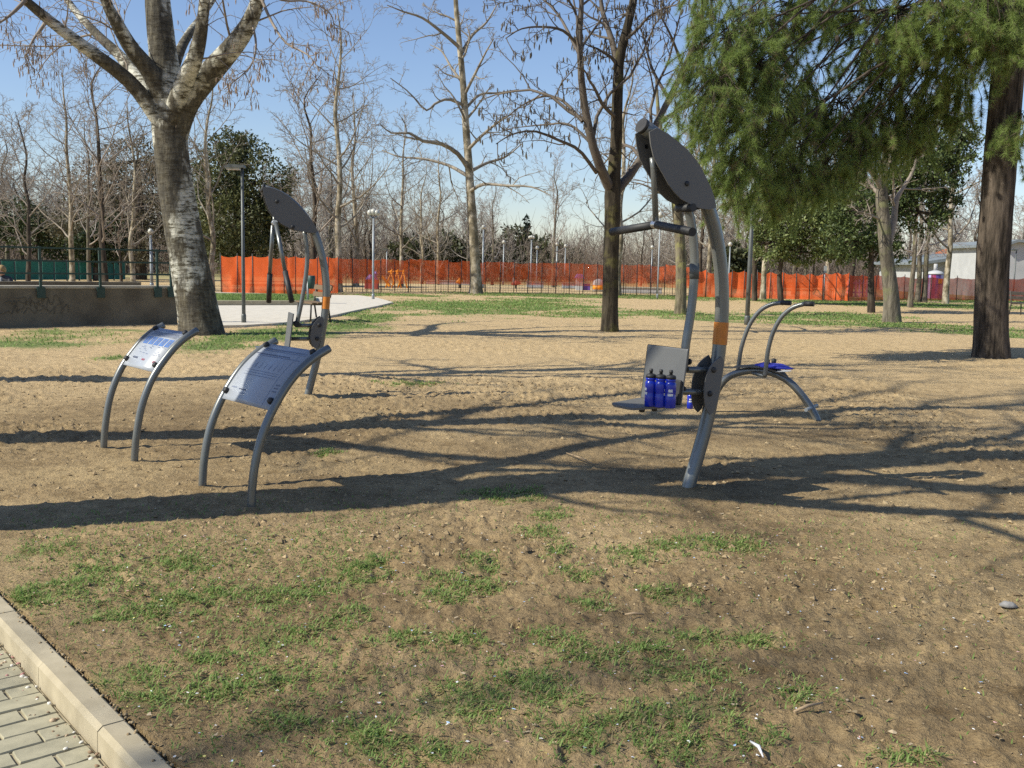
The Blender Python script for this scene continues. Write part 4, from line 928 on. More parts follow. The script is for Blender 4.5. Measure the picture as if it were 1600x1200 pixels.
# the tall plane in front of the middle net, its lower limbs traced
QB = G(744, 458.5); QD = QB.y
def ql(x, y, dz=0): v = at(x, y, QD + dz) - QB; return (v.x, v.y, v.z)
def qw(px): return px / FPX * QD / 2
qt = [(0, 0, -.2), ql(743, 430), ql(741, 390), ql(739, 350), ql(735, 300), ql(732, 250), ql(728, 200), ql(725, 150), ql(721, 100), ql(716, 50), ql(712, 0), ql(712, -60), ql(708, -140)]
qr = [qw(19), qw(17), qw(15.5), qw(14), qw(13), qw(12), qw(11), qw(10), qw(9), qw(8), qw(7), qw(4), qw(1.5)]
qlimb = [([ql(731, 262), ql(715, 240, -.5), ql(690, 225, -1), ql(660, 220, -1.5), ql(640, 208, -1.8), ql(612, 208, -2), ql(595, 195, -2.2)], qw(8), qw(1.5)),
    ([ql(731, 275), ql(700, 258, 1), ql(660, 248, 1.6), ql(625, 245, 2), ql(597, 235, 2.4)], qw(6), qw(1.5)),
    ([ql(733, 300), ql(755, 288, -1), ql(790, 290, -2), ql(830, 292, -2.6), ql(860, 305, -3)], qw(6), qw(1.5)),
    ([ql(731, 270), ql(760, 255, 1), ql(790, 245, 1.6), ql(815, 225, 2)], qw(6), qw(1.5)),
    ([ql(730, 235), ql(755, 210, -1), ql(780, 190, -1.6), ql(800, 178, -2)], qw(6), qw(1.5)),
    ([ql(727, 170), ql(750, 148, 1), ql(780, 145, 1.4), ql(810, 140, 1.9)], qw(5), qw(1.5)),
    ([ql(726, 165), ql(700, 155, -.8), ql(680, 162, -1.4), ql(665, 172, -2), ql(640, 145, -2.4), ql(610, 122, -2.8)], qw(5), qw(1.2)),
    ([ql(722, 82), ql(738, 55, .6), ql(760, 35, 1), ql(778, 5, 1.4)], qw(6), qw(1.5)),
    ([ql(719, 75), ql(690, 50, -.6), ql(660, 28, -1), ql(630, 18, -1.5), ql(605, 8, -2)], qw(6), qw(1.2)),
    ([ql(723, 130), ql(705, 105, .8), ql(690, 80, 1.4), ql(672, 70, 2)], qw(5), qw(1.2)),
    ([ql(725, 150), ql(745, 110, -.7), ql(760, 80, -1.2), ql(772, 60, -1.5)], qw(5), qw(1.2))]
dat = bare_tree(31, qt, qr, qlimb, n_limb=8, limb_t=(.45, .97), limb_len=.16, lv2=6, lv3=6, lv4=3, up1=.05, up2=.01, wob=.2, twig_r=.0095, side0=16, flare=1.35)
make_tree('plane_tree', 'tall pale mottled plane tree standing alone in front of the thin orange net', dat, M['plane'], M['twig_pale'], QB)

for (key, x, y, dep, h, rz, lab, nm) in [
    ('plane_a', 113, 441, 46, 10, .3, 'pale plane trunk behind the railing, left of the poplar, second thickest', None),
    ('bare_d', 43, 441, 40, 7, 1.1, 'dark thin tree nearest the left edge behind the railing', None),
    ('bare_c', 140, 440, 52, 8.5, 2.2, 'slim grey tree just right of the pale plane behind the railing', None),
    ('bare_d', 165, 441, 44, 10, 3.5, 'tall dark tree in the middle behind the green railing', None),
    ('plane_b', 208, 441, 45, 8.5, 4.4, 'winding pale plane tree close left of the poplar trunk', None),
    ('bare_d', 190, 441, 52, 5.5, 5.2, 'short dark tree left of the winding plane behind the railing', None),
    ('plane_b', 331, 455, 46, 10, .9, 'pale plane tree peeping out right of the poplar trunk', None),
    ('bare_d', 492, 456, 50, 10.5, 2.9, 'dark many-stemmed tree behind the chest press machine', None),
    ('plane_a', 529, 456.2, None, 13.5, 5.0, 'pale straight plane tree between the dense and the thin orange net', None),
    ('plane_b', 556, 450, 60, 11.5, 1.7, 'forked pale plane tree right of the straight plane, behind the thin net', None),
    ('plane_a', 627, 450, 62, 10.5, 3.3, 'stout plane tree behind the orange slide', None),
    ('plane_b', 659, 445, 70, 8.5, .2, 'small forked plane tree behind the thin net', None),
    ('plane_a', 684, 446, 68, 9.5, 2.0, 'plane tree left of the tall lone plane, behind the net', None),
    ('bare_c', 769, 446, 72, 7.5, 4.0, 'slender young tree right of the tall lone plane', None),
    ('bare_c', 864, 447, 68, 8.5, 1.2, 'thin dark tree among the lamp posts behind the net', None),
    ('plane_b', 966, 462, None, 12, 5.5, 'pale plane tree directly behind the dark ash', None),
    ('plane_a', 1106, 461, None, 12, .6, 'thin pale plane trunk seen beside the arm of the pull-down machine', None),
    ('bare_d', 1094, 456, 58, 10, 2.6, 'dark reddish trunk behind the pull-down machine mast', None),
    ('bare_d', 1179, 470, None, 9, 4.1, 'dark trunk right behind the dark lamp post', None),
    ('plane_a', 1192, 468.5, None, 11, 3.0, 'pale leaning plane trunk left of the red benches', None),
    ('plane_b', 1291, 467.5, None, 9.5, 2.4, 'slim pale tree standing in front of the benches and net', None),
    ('bare_d', 1240, 450, 62, 9, 5.7, 'dark slanting trunk behind the red benches', None),
    ('bare_d', 1328, 452, 60, 10, .3, 'dark trunk behind the net, left of the evergreen', None),
    ('plane_a', 1477, 475, None, 12, 1.4, 'pale plane tree right of the striped cabin', None),
    ('bare_c', 1422, 480, None, 8.5, 3.7, 'slim straight grey trunk left of the striped cabin', None),
    ('bare_c', 1433, 468.5, 52, 10, 5.1, 'left one of two leaning trunks behind the slim grey trunk', None),
    ('bare_c', 1444, 468.5, 52, 10.4, .8, 'right one of two leaning trunks beside the striped cabin', None)]:
    put(key, lab, G(x, y, dep), h, rz, name=nm)
# far wood
rs = random.Random(99); n = 0
for i in range(185):
    x = rs.uniform(-160, 1760); dep = rs.uniform(78, 165)
    hmax = np.interp(x, [-200, 0, 260, 420, 560, 700, 780, 900, 1100, 1400, 1800], [13, 13, 11.5, 11.5, 12, 10, 6.5, 7, 9.5, 12, 12])
    if 770 < x < 900: hmax *= .75
    p_ = G(x, 440, dep); 
    put(rs.choice(['bare_c', 'bare_e', 'bare_e', 'bare_d']), 'bare grey-brown tree in the far wood behind the nets', p_, hmax * rs.uniform(.6, 1) * (.75 + dep / 500), rs.uniform(0, 6.3), 'bare trees of the far wood', 'bare_tree', rs.uniform(1, 1.35))
# trees out of frame on the left whose shadows fall across the dirt
def shadow_tree(seed, base, h, r, label, **kw):
    pts, rr = leader(h, r, .25, seed, 9); d = bare_tree(seed, pts, rr, **kw); make_tree('poplar_tree', label, d, M['poplar'], M['twig'], base)
s0 = ground(0, 806); bse = s0 - sh * 1.5
shadow_tree(48, Vector((bse.x, bse.y, 0)), 14, .34, 'bare poplar just outside the left edge whose trunk shadow crosses the dirt', n_limb=18, limb_t=(.2, .95), limb_ang=.66, limb_len=.46, lv2=6, lv3=4, lv4=2, up1=.08, up2=.02, wob=.13, twig_r=.006, limb_rr=.5)
shadow_tree(42, Vector((-8.0, 6.3, 0)), 15.5, .27, 'bare poplar farther left outside the frame beyond the information boards', n_limb=20, limb_t=(.3, .96), limb_ang=.8, limb_len=.40, lv2=6, lv3=5, lv4=2, up1=.08, up2=.02, wob=.16, twig_r=.006, limb_rr=.5)
shadow_tree(43, Vector((-15.5, -3.2, 0)), 15, .28, 'bare poplar behind the paved path to the left of the viewer', n_limb=16, limb_t=(.25, .95), limb_ang=.8, limb_len=.42, lv2=6, lv3=5, lv4=2, up1=.08, up2=.02, wob=.15, twig_r=.006, limb_rr=.45)
shadow_tree(44, Vector((-9.4, 10.2, 0)), 15, .25, 'bare poplar out of frame to the left, level with the chest press', n_limb=20, limb_t=(.42, .97), limb_ang=.85, limb_len=.36, lv2=7, lv3=5, lv4=2, up1=.06, up2=.02, wob=.16, twig_r=.006, limb_rr=.5)
# forked mossy trees, nearer, on the right
def traced(name, label, base, D_, trunk, tr, limbs, bark, twig, seed, **kw):
    f = lambda x, y, dz=0: tuple(at(x, y, D_ + dz) - base)
    w = lambda px: px / FPX * D_ / 2
    d = bare_tree(seed, [(0, 0, -.2)] + [f(*q) for q in trunk], [w(v) for v in tr], [([f(*q) for q in pp], w(a), w(b)) for pp, a, b in limbs], **kw)
    return make_tree(name, label, d, bark, twig, base)
b_ = G(1063, 491); traced('mossy_tree', 'yellow lichened trunk forking behind the pull-down handlebar', b_, b_.y, [(1064, 460), (1064, 420), (1062, 370), (1058, 330), (1052, 290), (1040, 240), (1030, 190), (1025, 120)], [18, 17, 16.5, 16, 15.5, 12, 10, 7, 3],
    [([(1060, 345), (1072, 320, .3), (1085, 290, .6), (1100, 250, 1), (1120, 200, 1.3)], 9, 2), ([(1055, 310), (1030, 285, -.5), (1015, 250, -1), (1000, 200, -1.4)], 6, 2)], M['mossy'], M['twig'], 51, n_limb=6, limb_t=(.5, .95), limb_len=.3, lv2=6, lv3=5, lv4=2, twig_r=.009)
b_ = G(1394, 503); traced('grey_tree', 'stout grey forked trunk in front of the dark evergreen on the right', b_, b_.y, [(1393, 470), (1389, 430), (1384, 390), (1381, 350), (1378, 310), (1380, 275), (1384, 240), (1382, 190)], [27, 24, 22, 20, 20, 19, 14, 10, 4],
    [([(1387, 385), (1396, 350, .2), (1400, 315, .3), (1410, 295, .4), (1425, 270, .6), (1435, 235, .8)], 12, 3), ([(1380, 300), (1366, 275, -.2), (1355, 262, -.4), (1340, 240, -.6)], 10, 2), ([(1379, 345), (1360, 336, -.3), (1340, 330, -.6)], 4, 1.2)], M['grey'], M['twig'], 52, n_limb=5, limb_t=(.6, .95), limb_len=.3, lv2=6, lv3=5, lv4=2, twig_r=.009, side0=18)

# ------------------------------------------------------------------ evergreens
def leaf_mesh(name, C, N, size, cols, rng, mat, aspect=.5):
    m = len(C); d = nrm(rng.normal(0, 1, (m, 3)) + N * .6); s = nrm(np.cross(d, rng.normal(0, 1, (m, 3)))); sz = (size * rng.uniform(.6, 1.3, m))[:, None]
    V = np.stack([C, C + d * sz * .5 + s * sz * aspect * .5, C + d * sz, C + d * sz * .5 - s * sz * aspect * .5], 1).reshape(-1, 3)
    F = np.arange(4 * m).reshape(m, 4); me = mesh_np(name, V, [(F, 0)], False, [mat])
    c = np.repeat(cols, 4, axis=0); a = me.color_attributes.new('tint', 'FLOAT_COLOR', 'POINT'); a.data.foreach_set('color', np.concatenate([c, np.ones((len(c), 1))], 1).astype(np.float32).ravel()); return me
def evergreen(name, label, base, D_, clumps, trunkpix, tw, n, size, c1, c2, seed, bark='dark', group=None):
    rng = np.random.default_rng(seed); rt = thing(name, label, 'tree', base, group)
    w = np.array([c[2] * c[3] for c in clumps], float); w /= w.sum(); C = []; N = []; twp = []
    for (x, y, rx, ry, dz), ww in zip(clumps, w):
        c = np.array(at(x, y, D_ + dz) - base); a = np.array([rx, (rx + ry) / 2, ry]) / FPX * D_; k = int(n * ww)
        ns = max(6, k // 40); sd_ = nrm(rng.normal(0, 1, (ns, 3))) * rng.uniform(.35, 1, (ns, 1)) ** .6          # sprays inside the clump
        pick = rng.integers(0, ns, k); q = sd_[pick] + rng.normal(0, .13, (k, 3)); C.append(c + q * a); N.append(nrm(q)); twp.append((c, c + sd_ * a * .95))
    C = np.concatenate(C); N = np.concatenate(N); t = rng.random((len(C), 1)) ** 1.3; cols = np.array(c1) * (1 - t) + np.array(c2) * t
    link_mesh('foliage', leaf_mesh('foliage', C, N, size, cols, rng, M['leaf']), rt)['kind'] = 'stuff'
    P = [(0, 0, -.2)] + [tuple(at(*q, D_) - base) for q in trunkpix]; P = resample(P, 16); tv, tf = tubes(P[None], np.interp(np.linspace(0, 1, 16), [0, 1], [tw / FPX * D_ / 2, tw / FPX * D_ / 6])[None], 12)
    link_mesh('trunk', mesh_np('trunk', tv, [(tf, 0)], True, [M[bark]]), rt)
    br = []
    for c, e in twp:
        hub = P[np.argmin(np.linalg.norm(P - c, axis=1))]
        br.append(np.stack([hub, (hub + c) / 2 + rng.normal(0, .1, 3), c])); 
        for q in e[:14]: br.append(np.stack([c, (c + q) / 2 + rng.normal(0, .08, 3), q]))
    br = np.stack(br); bv, bf = tubes(br, np.tile(np.array([.05, .03, .01]), (len(br), 1)), 4); link_mesh('branches', mesh_np('branches', bv, [(bf, 0)], True, [M[bark]]), rt)
    return rt
DK1, DK2 = (.028, .050, .014), (.085, .115, .032)
b_ = G(372, 456, 58); evergreen('evergreen_tree', 'broad dense dark evergreen rising behind the dense orange net on the left', b_, 58, [(372, 235, 40, 36, 0), (340, 275, 50, 45, -1), (405, 285, 55, 50, -.5), (315, 320, 40, 40, 1), (430, 330, 36, 40, 1), (365, 345, 60, 50, -1.5), (415, 360, 40, 45, 0), (335, 370, 40, 45, 0), (385, 395, 55, 30, -1)], [(372, 400), (372, 300), (372, 230)], 22, 26000, .21, (.045, .06, .02), (.16, .165, .065), 61)
b_ = G(220, 441, 66); evergreen('evergreen_tree', 'tall brownish green evergreen mass directly behind the poplar trunk', b_, 66, [(215, 250, 50, 36, 0), (165, 290, 50, 45, 0), (265, 285, 50, 50, 0), (120, 345, 50, 40, 0), (200, 340, 70, 45, 0), (290, 350, 40, 50, 1), (205, 390, 80, 25, -1)], [(220, 400), (218, 300), (215, 250)], 20, 17000, .20, (.06, .056, .03), (.145, .125, .07), 62)
b_ = G(60, 441, 70); evergreen('evergreen_tree', 'dark evergreen with low boughs behind the railing at the left edge', b_, 70, [(60, 370, 50, 35, 0), (20, 340, 45, 35, 0), (105, 375, 35, 30, 0), (-30, 370, 40, 30, 0)], [(60, 400), (60, 350)], 12, 7000, .28, (.03, .045, .016), (.08, .10, .035), 63)
b_ = G(150, 441, 60); evergreen('evergreen_tree', 'small dark evergreen between the plane trunks behind the railing', b_, 60, [(150, 385, 40, 26, 0), (180, 365, 30, 26, 0)], [(150, 410), (160, 380)], 10, 4500, .26, (.02, .032, .012), (.055, .075, .025), 64)
b_ = G(1362, 488); evergreen('evergreen_tree', 'dark-stemmed glossy evergreen between the slim pale tree and the forked grey trunk', b_, b_.y, [(1345, 330, 50, 45, 0), (1400, 300, 40, 40, .6), (1320, 370, 40, 35, -.3), (1435, 330, 38, 40, .6), (1460, 280, 40, 40, .8), (1375, 390, 35, 28, 0), (1425, 255, 45, 35, .6), (1490, 255, 34, 34, 1), (1500, 215, 34, 34, 1.5), (1455, 225, 36, 30, 1.5), (1300, 300, 40, 34, 1), (1475, 315, 28, 26, 1)], [(1361, 460), (1361, 420), (1362, 370), (1365, 320)], 13, 22000, .14, (.03, .05, .016), (.13, .17, .05), 65)
b_ = G(1222, 463, 44); evergreen('evergreen_tree', 'pale green leafy evergreen hanging over the red benches', b_, 44, [(1240, 350, 50, 40, 0), (1205, 380, 34, 34, 0), (1280, 365, 40, 36, 0), (1250, 395, 42, 22, 0), (1305, 330, 36, 40, 0), (1190, 335, 30, 36, 0), (1330, 300, 36, 40, .5), (1270, 310, 40, 40, .8), (1215, 300, 36, 40, .8), (1320, 385, 30, 26, .4)], [(1218, 430), (1225, 390), (1235, 350)], 10, 24000, .15, (.075, .11, .032), (.24, .28, .10), 66)
for x, y, dep, rx, ry, sd, lab in ((690, 392, 90, 80, 26, 71, 'low dull green bush behind the thin net left of the lone plane'), (800, 395, 95, 70, 34, 72, 'rounded olive bush behind the lamp posts in the middle'), (850, 398, 110, 60, 22, 73, 'low olive bush in the gap under the pale sky'), (1150, 410, 80, 40, 22, 74, 'dark bush behind the net near the dark lamp post'), (1570, 405, 100, 60, 30, 75, 'bush behind the white gabled building')):
    b_ = G(x, 440, dep); evergreen('bush', lab, b_, dep, [(x - rx * .4, y, rx * .6, ry, 0), (x + rx * .4, y + 3, rx * .6, ry * .9, 0), (x, y - ry * .4, rx * .5, ry * .8, 0)], [(x, y + 10), (x, y)], 8, 3500, .42, (.05, .06, .028), (.11, .115, .05), sd)
b_ = G(823, 420, 260); evergreen('spruce', 'tiny dark conifer tip against the pale sky far behind', b_, 260, [(823, 345, 4, 6, 0), (822, 356, 7, 8, 0), (823, 370, 9, 12, 0), (823, 385, 11, 14, 0)], [(823, 380), (823, 340)], 2, 900, .9, (.015, .025, .02), (.03, .045, .03), 76)

# --- the big pine on the right with hanging needles
NB = G(1549, 558.5); ND = NB.y; rng = np.random.default_rng(81)
def nl_(x, y, dz=0): v = at(x, y, ND + dz) - NB; return np.array((v.x, v.y, v.z))
def nw(px): return px / FPX * ND / 2
pine = thing('pine_tree', 'big furrowed pine trunk on the right with drooping green needle boughs above', 'tree', NB)
tp = [np.array((0, 0, -.2)), nl_(1548, 520), nl_(1549, 470), nl_(1552, 400), nl_(1557, 330), nl_(1562, 260), nl_(1568, 190), nl_(1575, 110), nl_(1582, 30), nl_(1590, -80), nl_(1596, -250), nl_(1600, -450)]
P = resample(tp, 60); rr = np.interp(np.linspace(0, 1, 60), np.linspace(0, 1, 12), [nw(55), nw(50), nw(48), nw(48), nw(48), nw(47), nw(47), nw(46), nw(43), nw(38), nw(28), nw(10)])
rr[:4] *= np.array([1.2, 1.12, 1.06, 1.02]); tv, tf = tubes(P[None], rr[None], 40)
c = np.repeat(P, 40, axis=0); an = np.tile(np.arange(40) * 2 * np.pi / 40, 60); 
k = 1 + .11 * (fbm(np.cos(an) * 5 + 9, np.sin(an) * 5 + tv[:, 2] * .9, 5, 3) - .45) + .10 * (np.abs(fbm(np.cos(an) * 12, np.sin(an) * 12 + tv[:, 2] * 2.2, 7, 2) - .4))
link_mesh('trunk', mesh_np('trunk', c + (tv - c) * k[:, None], [(tf, 0)], True, [M['pine']]), pine)
CL = [(1135, 100, 55, 50, -1.5, 1.0), (1180, 60, 60, 45, -1, 1), (1120, 170, 50, 50, -1.8, 1), (1180, 150, 60, 55, -1.2, 1.1), (1150, 230, 55, 50, -1.5, 1), (1210, 210, 45, 55, -.8, 1), (1160, 285, 45, 42, -1.3, .9), (1235, 40, 60, 38, -.3, .9),
      (1250, 255, 40, 36, -.3, .6), (1245, 290, 40, 30, -.5, .5), (1310, 190, 50, 40, .2, .8), (1350, 215, 55, 40, .4, 1), (1400, 200, 45, 40, .6, .9), (1370, 165, 55, 35, .6, .7), (1330, 245, 45, 30, 0, .6), (1430, 215, 40, 36, .8, .6),
      (1400, 60, 70, 40, -.5, 1), (1460, 30, 75, 40, -.8, 1.1), (1340, 15, 70, 28, 0, .8), (1480, 85, 60, 40, -.3, .9), (1540, 20, 70, 45, -1.2, 1.2), (1575, 70, 50, 40, -1, 1), (1420, 110, 45, 36, .5, .6), (1500, 130, 40, 36, .3, .5), (1590, 205, 20, 30, -.8, .35), (1600, 20, 60, 60, 1, 1),
      (1200, -40, 90, 50, -.5, 1), (1330, -60, 100, 50, 0, 1), (1470, -70, 110, 60, 0, 1.2), (1600, -80, 110, 70, 0, 1.2), (1700, 60, 90, 80, 0, 1), (1750, 200, 70, 60, .5, .6), (1100, 20, 40, 36, -1.4, .5), (1210, 120, 40, 40, -.6, .6), (1090, 110, 28, 36, -1.6, .35),
      (1280, 135, 45, 40, .4, .3), (1290, 12, 60, 30, .2, .5), (1485, 170, 45, 36, .6, .6), (1350, 105, 55, 40, .8, .55), (1255, 165, 45, 45, .2, .7), (1275, 215, 40, 36, .3, .6), (1445, 160, 40, 36, .8, .5), (1215, 285, 36, 36, -.8, .6), (1290, 270, 36, 26, -.2, .5)]
hubs = [nl_(1590, -60), nl_(1585, 10), nl_(1594, -180), nl_(1596, -260)]
TC = []; TD = []; bra = []; brr = []
for (x, y, rx, ry, dz, w) in CL:
    ct = nl_(x, y, dz); a = np.array([rx, (rx + ry) * .55, ry]) / FPX * ND
    hb_ = hubs[rng.integers(0, 4)]; mid = (hb_ + ct) / 2 + np.array([0, 0, .5]) + rng.normal(0, .2, 3); tpq = resample([hb_, mid, ct + np.array([0, 0, a[2] * .7])], 8); bra.append(tpq); brr.append(np.linspace(.035, .012, 8))
    nsp = int(54 * w)
    for s in range(nsp):                                # drooping sprays
        o = ct + rng.normal(0, .42, 3) * a; o[2] += a[2] * .25; d = nrm(np.array([rng.normal(-.25, .6), rng.normal(0, .6), rng.normal(-.75, .35)])); ln = rng.uniform(.35, .75)
        sp = np.stack([o + d * ln * t + np.array([0, 0, -.12 * t * t]) for t in np.linspace(0, 1, 8)]); bra.append(sp); brr.append(np.linspace(.008, .003, 8))
        link0 = tpq[-1] + (o - tpq[-1]) * np.linspace(0, 1, 8)[:, None] + np.array([0, 0, 1.]) * (np.sin(np.linspace(0, 3.14, 8)) * .12)[:, None]; bra.append(link0); brr.append(np.linspace(.007, .005, 8))
        nt_ = 18
        for t in rng.uniform(.05, 1, nt_): TC.append(o + d * ln * t + np.array([0, 0, -.12 * t * t])); TD.append(nrm(d + np.array([0, 0, .1])))
bra = np.stack(bra); bv, bf = tubes(bra, np.stack(brr), 5); link_mesh('boughs', mesh_np('boughs', bv, [(bf, 0)], True, [M['pine']]), pine)
TC = np.array(TC); TD = np.array(TD); nn = 25; m = len(TC)
base = np.repeat(TC, nn, 0); dd = nrm(np.repeat(TD, nn, 0) * .55 + rng.normal(0, .8, (m * nn, 3))); sd_ = nrm(np.cross(dd, rng.normal(0, 1, (m * nn, 3)))); ln = rng.uniform(.07, .14, (m * nn, 1))
V = np.stack([base - sd_ * .0024, base + sd_ * .0024, base + dd * ln + np.array([0, 0, -.012])], 1).reshape(-1, 3)
me = mesh_np('needles', V, [(np.arange(m * nn * 3).reshape(-1, 3), 0)], False, [M['needle']])
t = np.repeat(rng.random((m, 1)), nn, 0) * .6 + rng.random((m * nn, 1)) * .4; cols = np.array((.125, .20, .045)) * (1 - t) + np.array((.36, .45, .14)) * t
dead = np.repeat(rng.random((m, 1)) < .09, nn, 0); cols = np.where(dead, np.array((.24, .19, .11)), cols)
a = me.color_attributes.new('tint', 'FLOAT_COLOR', 'POINT'); a.data.foreach_set('color', np.concatenate([np.repeat(cols, 3, 0), np.ones((m * nn * 3, 1))], 1).astype(np.float32).ravel())
link_mesh('needles', me, pine)['kind'] = 'stuff'
cone = MB(); 
for x, y in ((1146, 81), (1153, 90), (1175, 95), (1308, 60), (1370, 65), (1275, 180)):
    q = Vector(nl_(x, y, -1.2)) + NB; o = MB().lathe(q, [(.012, .05), (.03, .03), (.034, 0), (.024, -.04), (.006, -.06)], n=8).build('pine_cone', M['pine'], pine)

# thicket at the foot of the far wood
rng = np.random.default_rng(91); m = 30000; X = rng.uniform(-105, 105, m); Y = rng.uniform(90, 165, m); O = np.stack([X, Y, np.zeros(m)], 1)
Pq, Rq = growth(rng, O, np.stack([rng.normal(0, .35, m), rng.normal(0, .35, m), np.ones(m)], 1), rng.uniform(2.5, 6.5, m) * (.6 + .8 * vnoise(X * .12, Y * .12, 5)), np.full(m, .035), 4, .22, .0, .2)
v, f = tubes(Pq, Rq, 3); o = link_mesh('thicket', mesh_np('thicket', v, [(f, 0)], True, [pmat('thicket_twig', (.13, .098, .075), (.20, .155, .12), 1)])); tag(o, 'brown leafless thicket along the foot of the far wood', 'thicket', kind='stuff')

# ================================================================== STREET FURNITURE
def lamp(label, x, ytop, base, r, style, mat='galv'):
    top = at(x, ytop, base.y).z; rt = thing('lamp_post', label, 'lamp post', base, 'park lamp posts')
    b = Vector((base.x, base.y, 0))
    MB().tube([b - Zv * .2, b + Zv * (top * .3), b + Zv * top], [r * 1.15, r * 1.05, r * .8], 12).build('pole', M[mat], rt)
    MB().lathe(b, [(r * 1.4, -.05), (r * 1.4, .2), (r * 1.15, .24)], n=12).build('base_sleeve', M[mat], rt)
    if style == 'flat':
        s = b + Zv * top; hd = MB().prism([s + Vector((q, -.10, z)) for q, z in ((.06, 0), (.05, .05), (-.26, .07), (-.36, .02), (-.36, -.01), (-.02, -.015))], (0, .2, 0)).build('lamp_head', M['galv_dark'], rt); tri_fix(hd)
        MB().box(s + Vector((-.19, 0, -.03)), (.28, .15, .04)).build('lamp_glass', M['lampwhite'], hd)
    elif style == 'globes':
        for dx in (-.13, .13):
            ar = MB().tube([b + Zv * (top - .1), b + Zv * (top - .05) + Vector((dx * .7, 0, 0)), b + Zv * (top + .03) + Vector((dx, 0, 0))], .02, 8).build('arm', M[mat], rt)
            MB().lathe(b + Zv * (top + .03) + Vector((dx, 0, 0)), [(.02, 0), (.09, .03), (.115, .10), (.09, .18), (.03, .22)], n=14).build('globe', M['lampwhite'], ar)
        MB().lathe(b + Zv * (top + .05), [(.03, 0), (.10, .04), (.12, .12), (.09, .2), (.03, .24)], n=14).build('globe', M['lampwhite'], rt)
    else:
        MB().lathe(b + Zv * top, [(.03, 0), (.10, .04), (.135, .13), (.10, .22), (.03, .27)], n=14).build('globe', M['lampwhite'], rt)
for lab, x, yt, base, r, st, mt in [
    ('galvanised lamp post with flat head right of the poplar', 380, 262, G(381, 507), .038, 'flat', 'galv_dark'),
    ('grey lamp post with three globes in front of the orange slide', 583, 338, G(583, 469), .04, 'globes', 'galv'),
    ('dark thick lamp post under the pine needles', 1172, 200, G(1167, 507), .055, 'flat', 'galv_dark'),
    ('thin pale lamp post seen below the pull-down handlebar', 1028, 340, G(1027, 467), .035, 'one', 'galv'),
    ('globe lamp post touching the right side of the lone plane trunk', 754, 358, G(754, 450, 62), .06, 'one', 'galv'),
    ('globe lamp post first right of the lone plane', 785, 381, G(786, 446, 74), .05, 'one', 'galv'),
    ('tallest of the bright lamp posts grouped in the middle', 828, 374, G(829, 447, 70), .06, 'globes', 'galv'),
    ('short globe lamp post right beside the tallest middle lamp', 838, 390, G(838, 447, 74), .05, 'one', 'galv'),
    ('globe lamp post beside the thin dark tree in the middle', 868, 384, G(869, 447, 72), .05, 'one', 'galv'),
    ('globe lamp post rightmost of the group in the middle', 882, 387, G(882, 447, 76), .045, 'one', 'galv'),
    ('lamp post left of the thin pale lamp, behind the net', 1017, 389, G(1017, 447, 74), .045, 'one', 'galv'),
    ('lamp post just right of the pull-down machine mast', 1138, 385, G(1138, 450, 62), .045, 'one', 'galv'),
    ('globe lamp post between poplar and winding plane tree', 237, 366, G(237, 440, 48), .07, 'one', 'galv'),
    ('small lamp post behind the net near the forked plane', 604, 390, G(604, 446, 80), .045, 'flat', 'galv'),
    ('small dark street lamp in front of the white gable', 1583, 391, G(1582, 470, 58), .04, 'flat', 'galv_dark')]:
    lamp(lab, x, yt, base, r, st, mt)

def bench(label, c, ang, W, mat, seat_h=.44, back=True, nslat=3, legm='iron'):
    rt = thing('park_bench', label, 'bench', (c.x, c.y, 0)); rt.rotation_euler = (0, 0, ang)
    Rm = Matrix.Rotation(ang, 3, 'Z'); T = lambda x, y, z: Vector((c.x, c.y, 0)) + Rm @ Vector((x, y, z))
    for k in range(nslat): MB().box(T(0, -.02 - .14 * k, seat_h), (W, .115, .04), Rm).build('seat_slat', M[mat], rt, .006)
    if back:
        for k in range(2): MB().box(T(0, .10 + .03 * k, seat_h + .19 + .17 * k), (W, .035, .12), Rm @ Matrix.Rotation(-.2, 3, 'X')).build('back_slat', M[mat], rt, .006)
    for sx in (-1, 1):
        x = sx * (W / 2 - .14)
        MB().tube([T(x, -.36, -.05), T(x, -.34, seat_h - .02)], .022, 8).build('leg', M[legm], rt)
        MB().tube([T(x, .14, -.05), T(x, .07, seat_h), T(x, .15, seat_h + .44)], .022, 8).build('leg', M[legm], rt)
        MB().tube([T(x, -.36, seat_h - .03), T(x, .08, seat_h - .03)], .018, 8).build('brace', M[legm], rt)
bench('wooden park bench with iron legs on the pale gravel behind the chest press', G(497, 500.5), R(-62), 1.4, 'wood')
bench('left red-brown bench behind the rider handlebars', G(1243, 467), R(183), 1.9, 'redwood')
bench('right red-brown bench half hidden by the slim pale tree', G(1282, 466, 55), R(178), 1.6, 'redwood')
bench('dark low bench at the right edge beside the pine', G(1600, 493), R(100), 1.6, 'iron')
bn = G(481, 475.5); rt = thing('litter_bin', 'dark litter bin on a pale post beside the wooden bench', 'bin', bn)
MB().tube([bn - Zv * .1, bn + Zv * .9], .035, 10).build('post', M['galv'], rt)
MB().lathe(bn + Vector((.12, 0, .52)), [(.09, 0), (.12, .02), (.13, .42), (.11, .44)], n=14).build('bucket', M['rail'], rt)

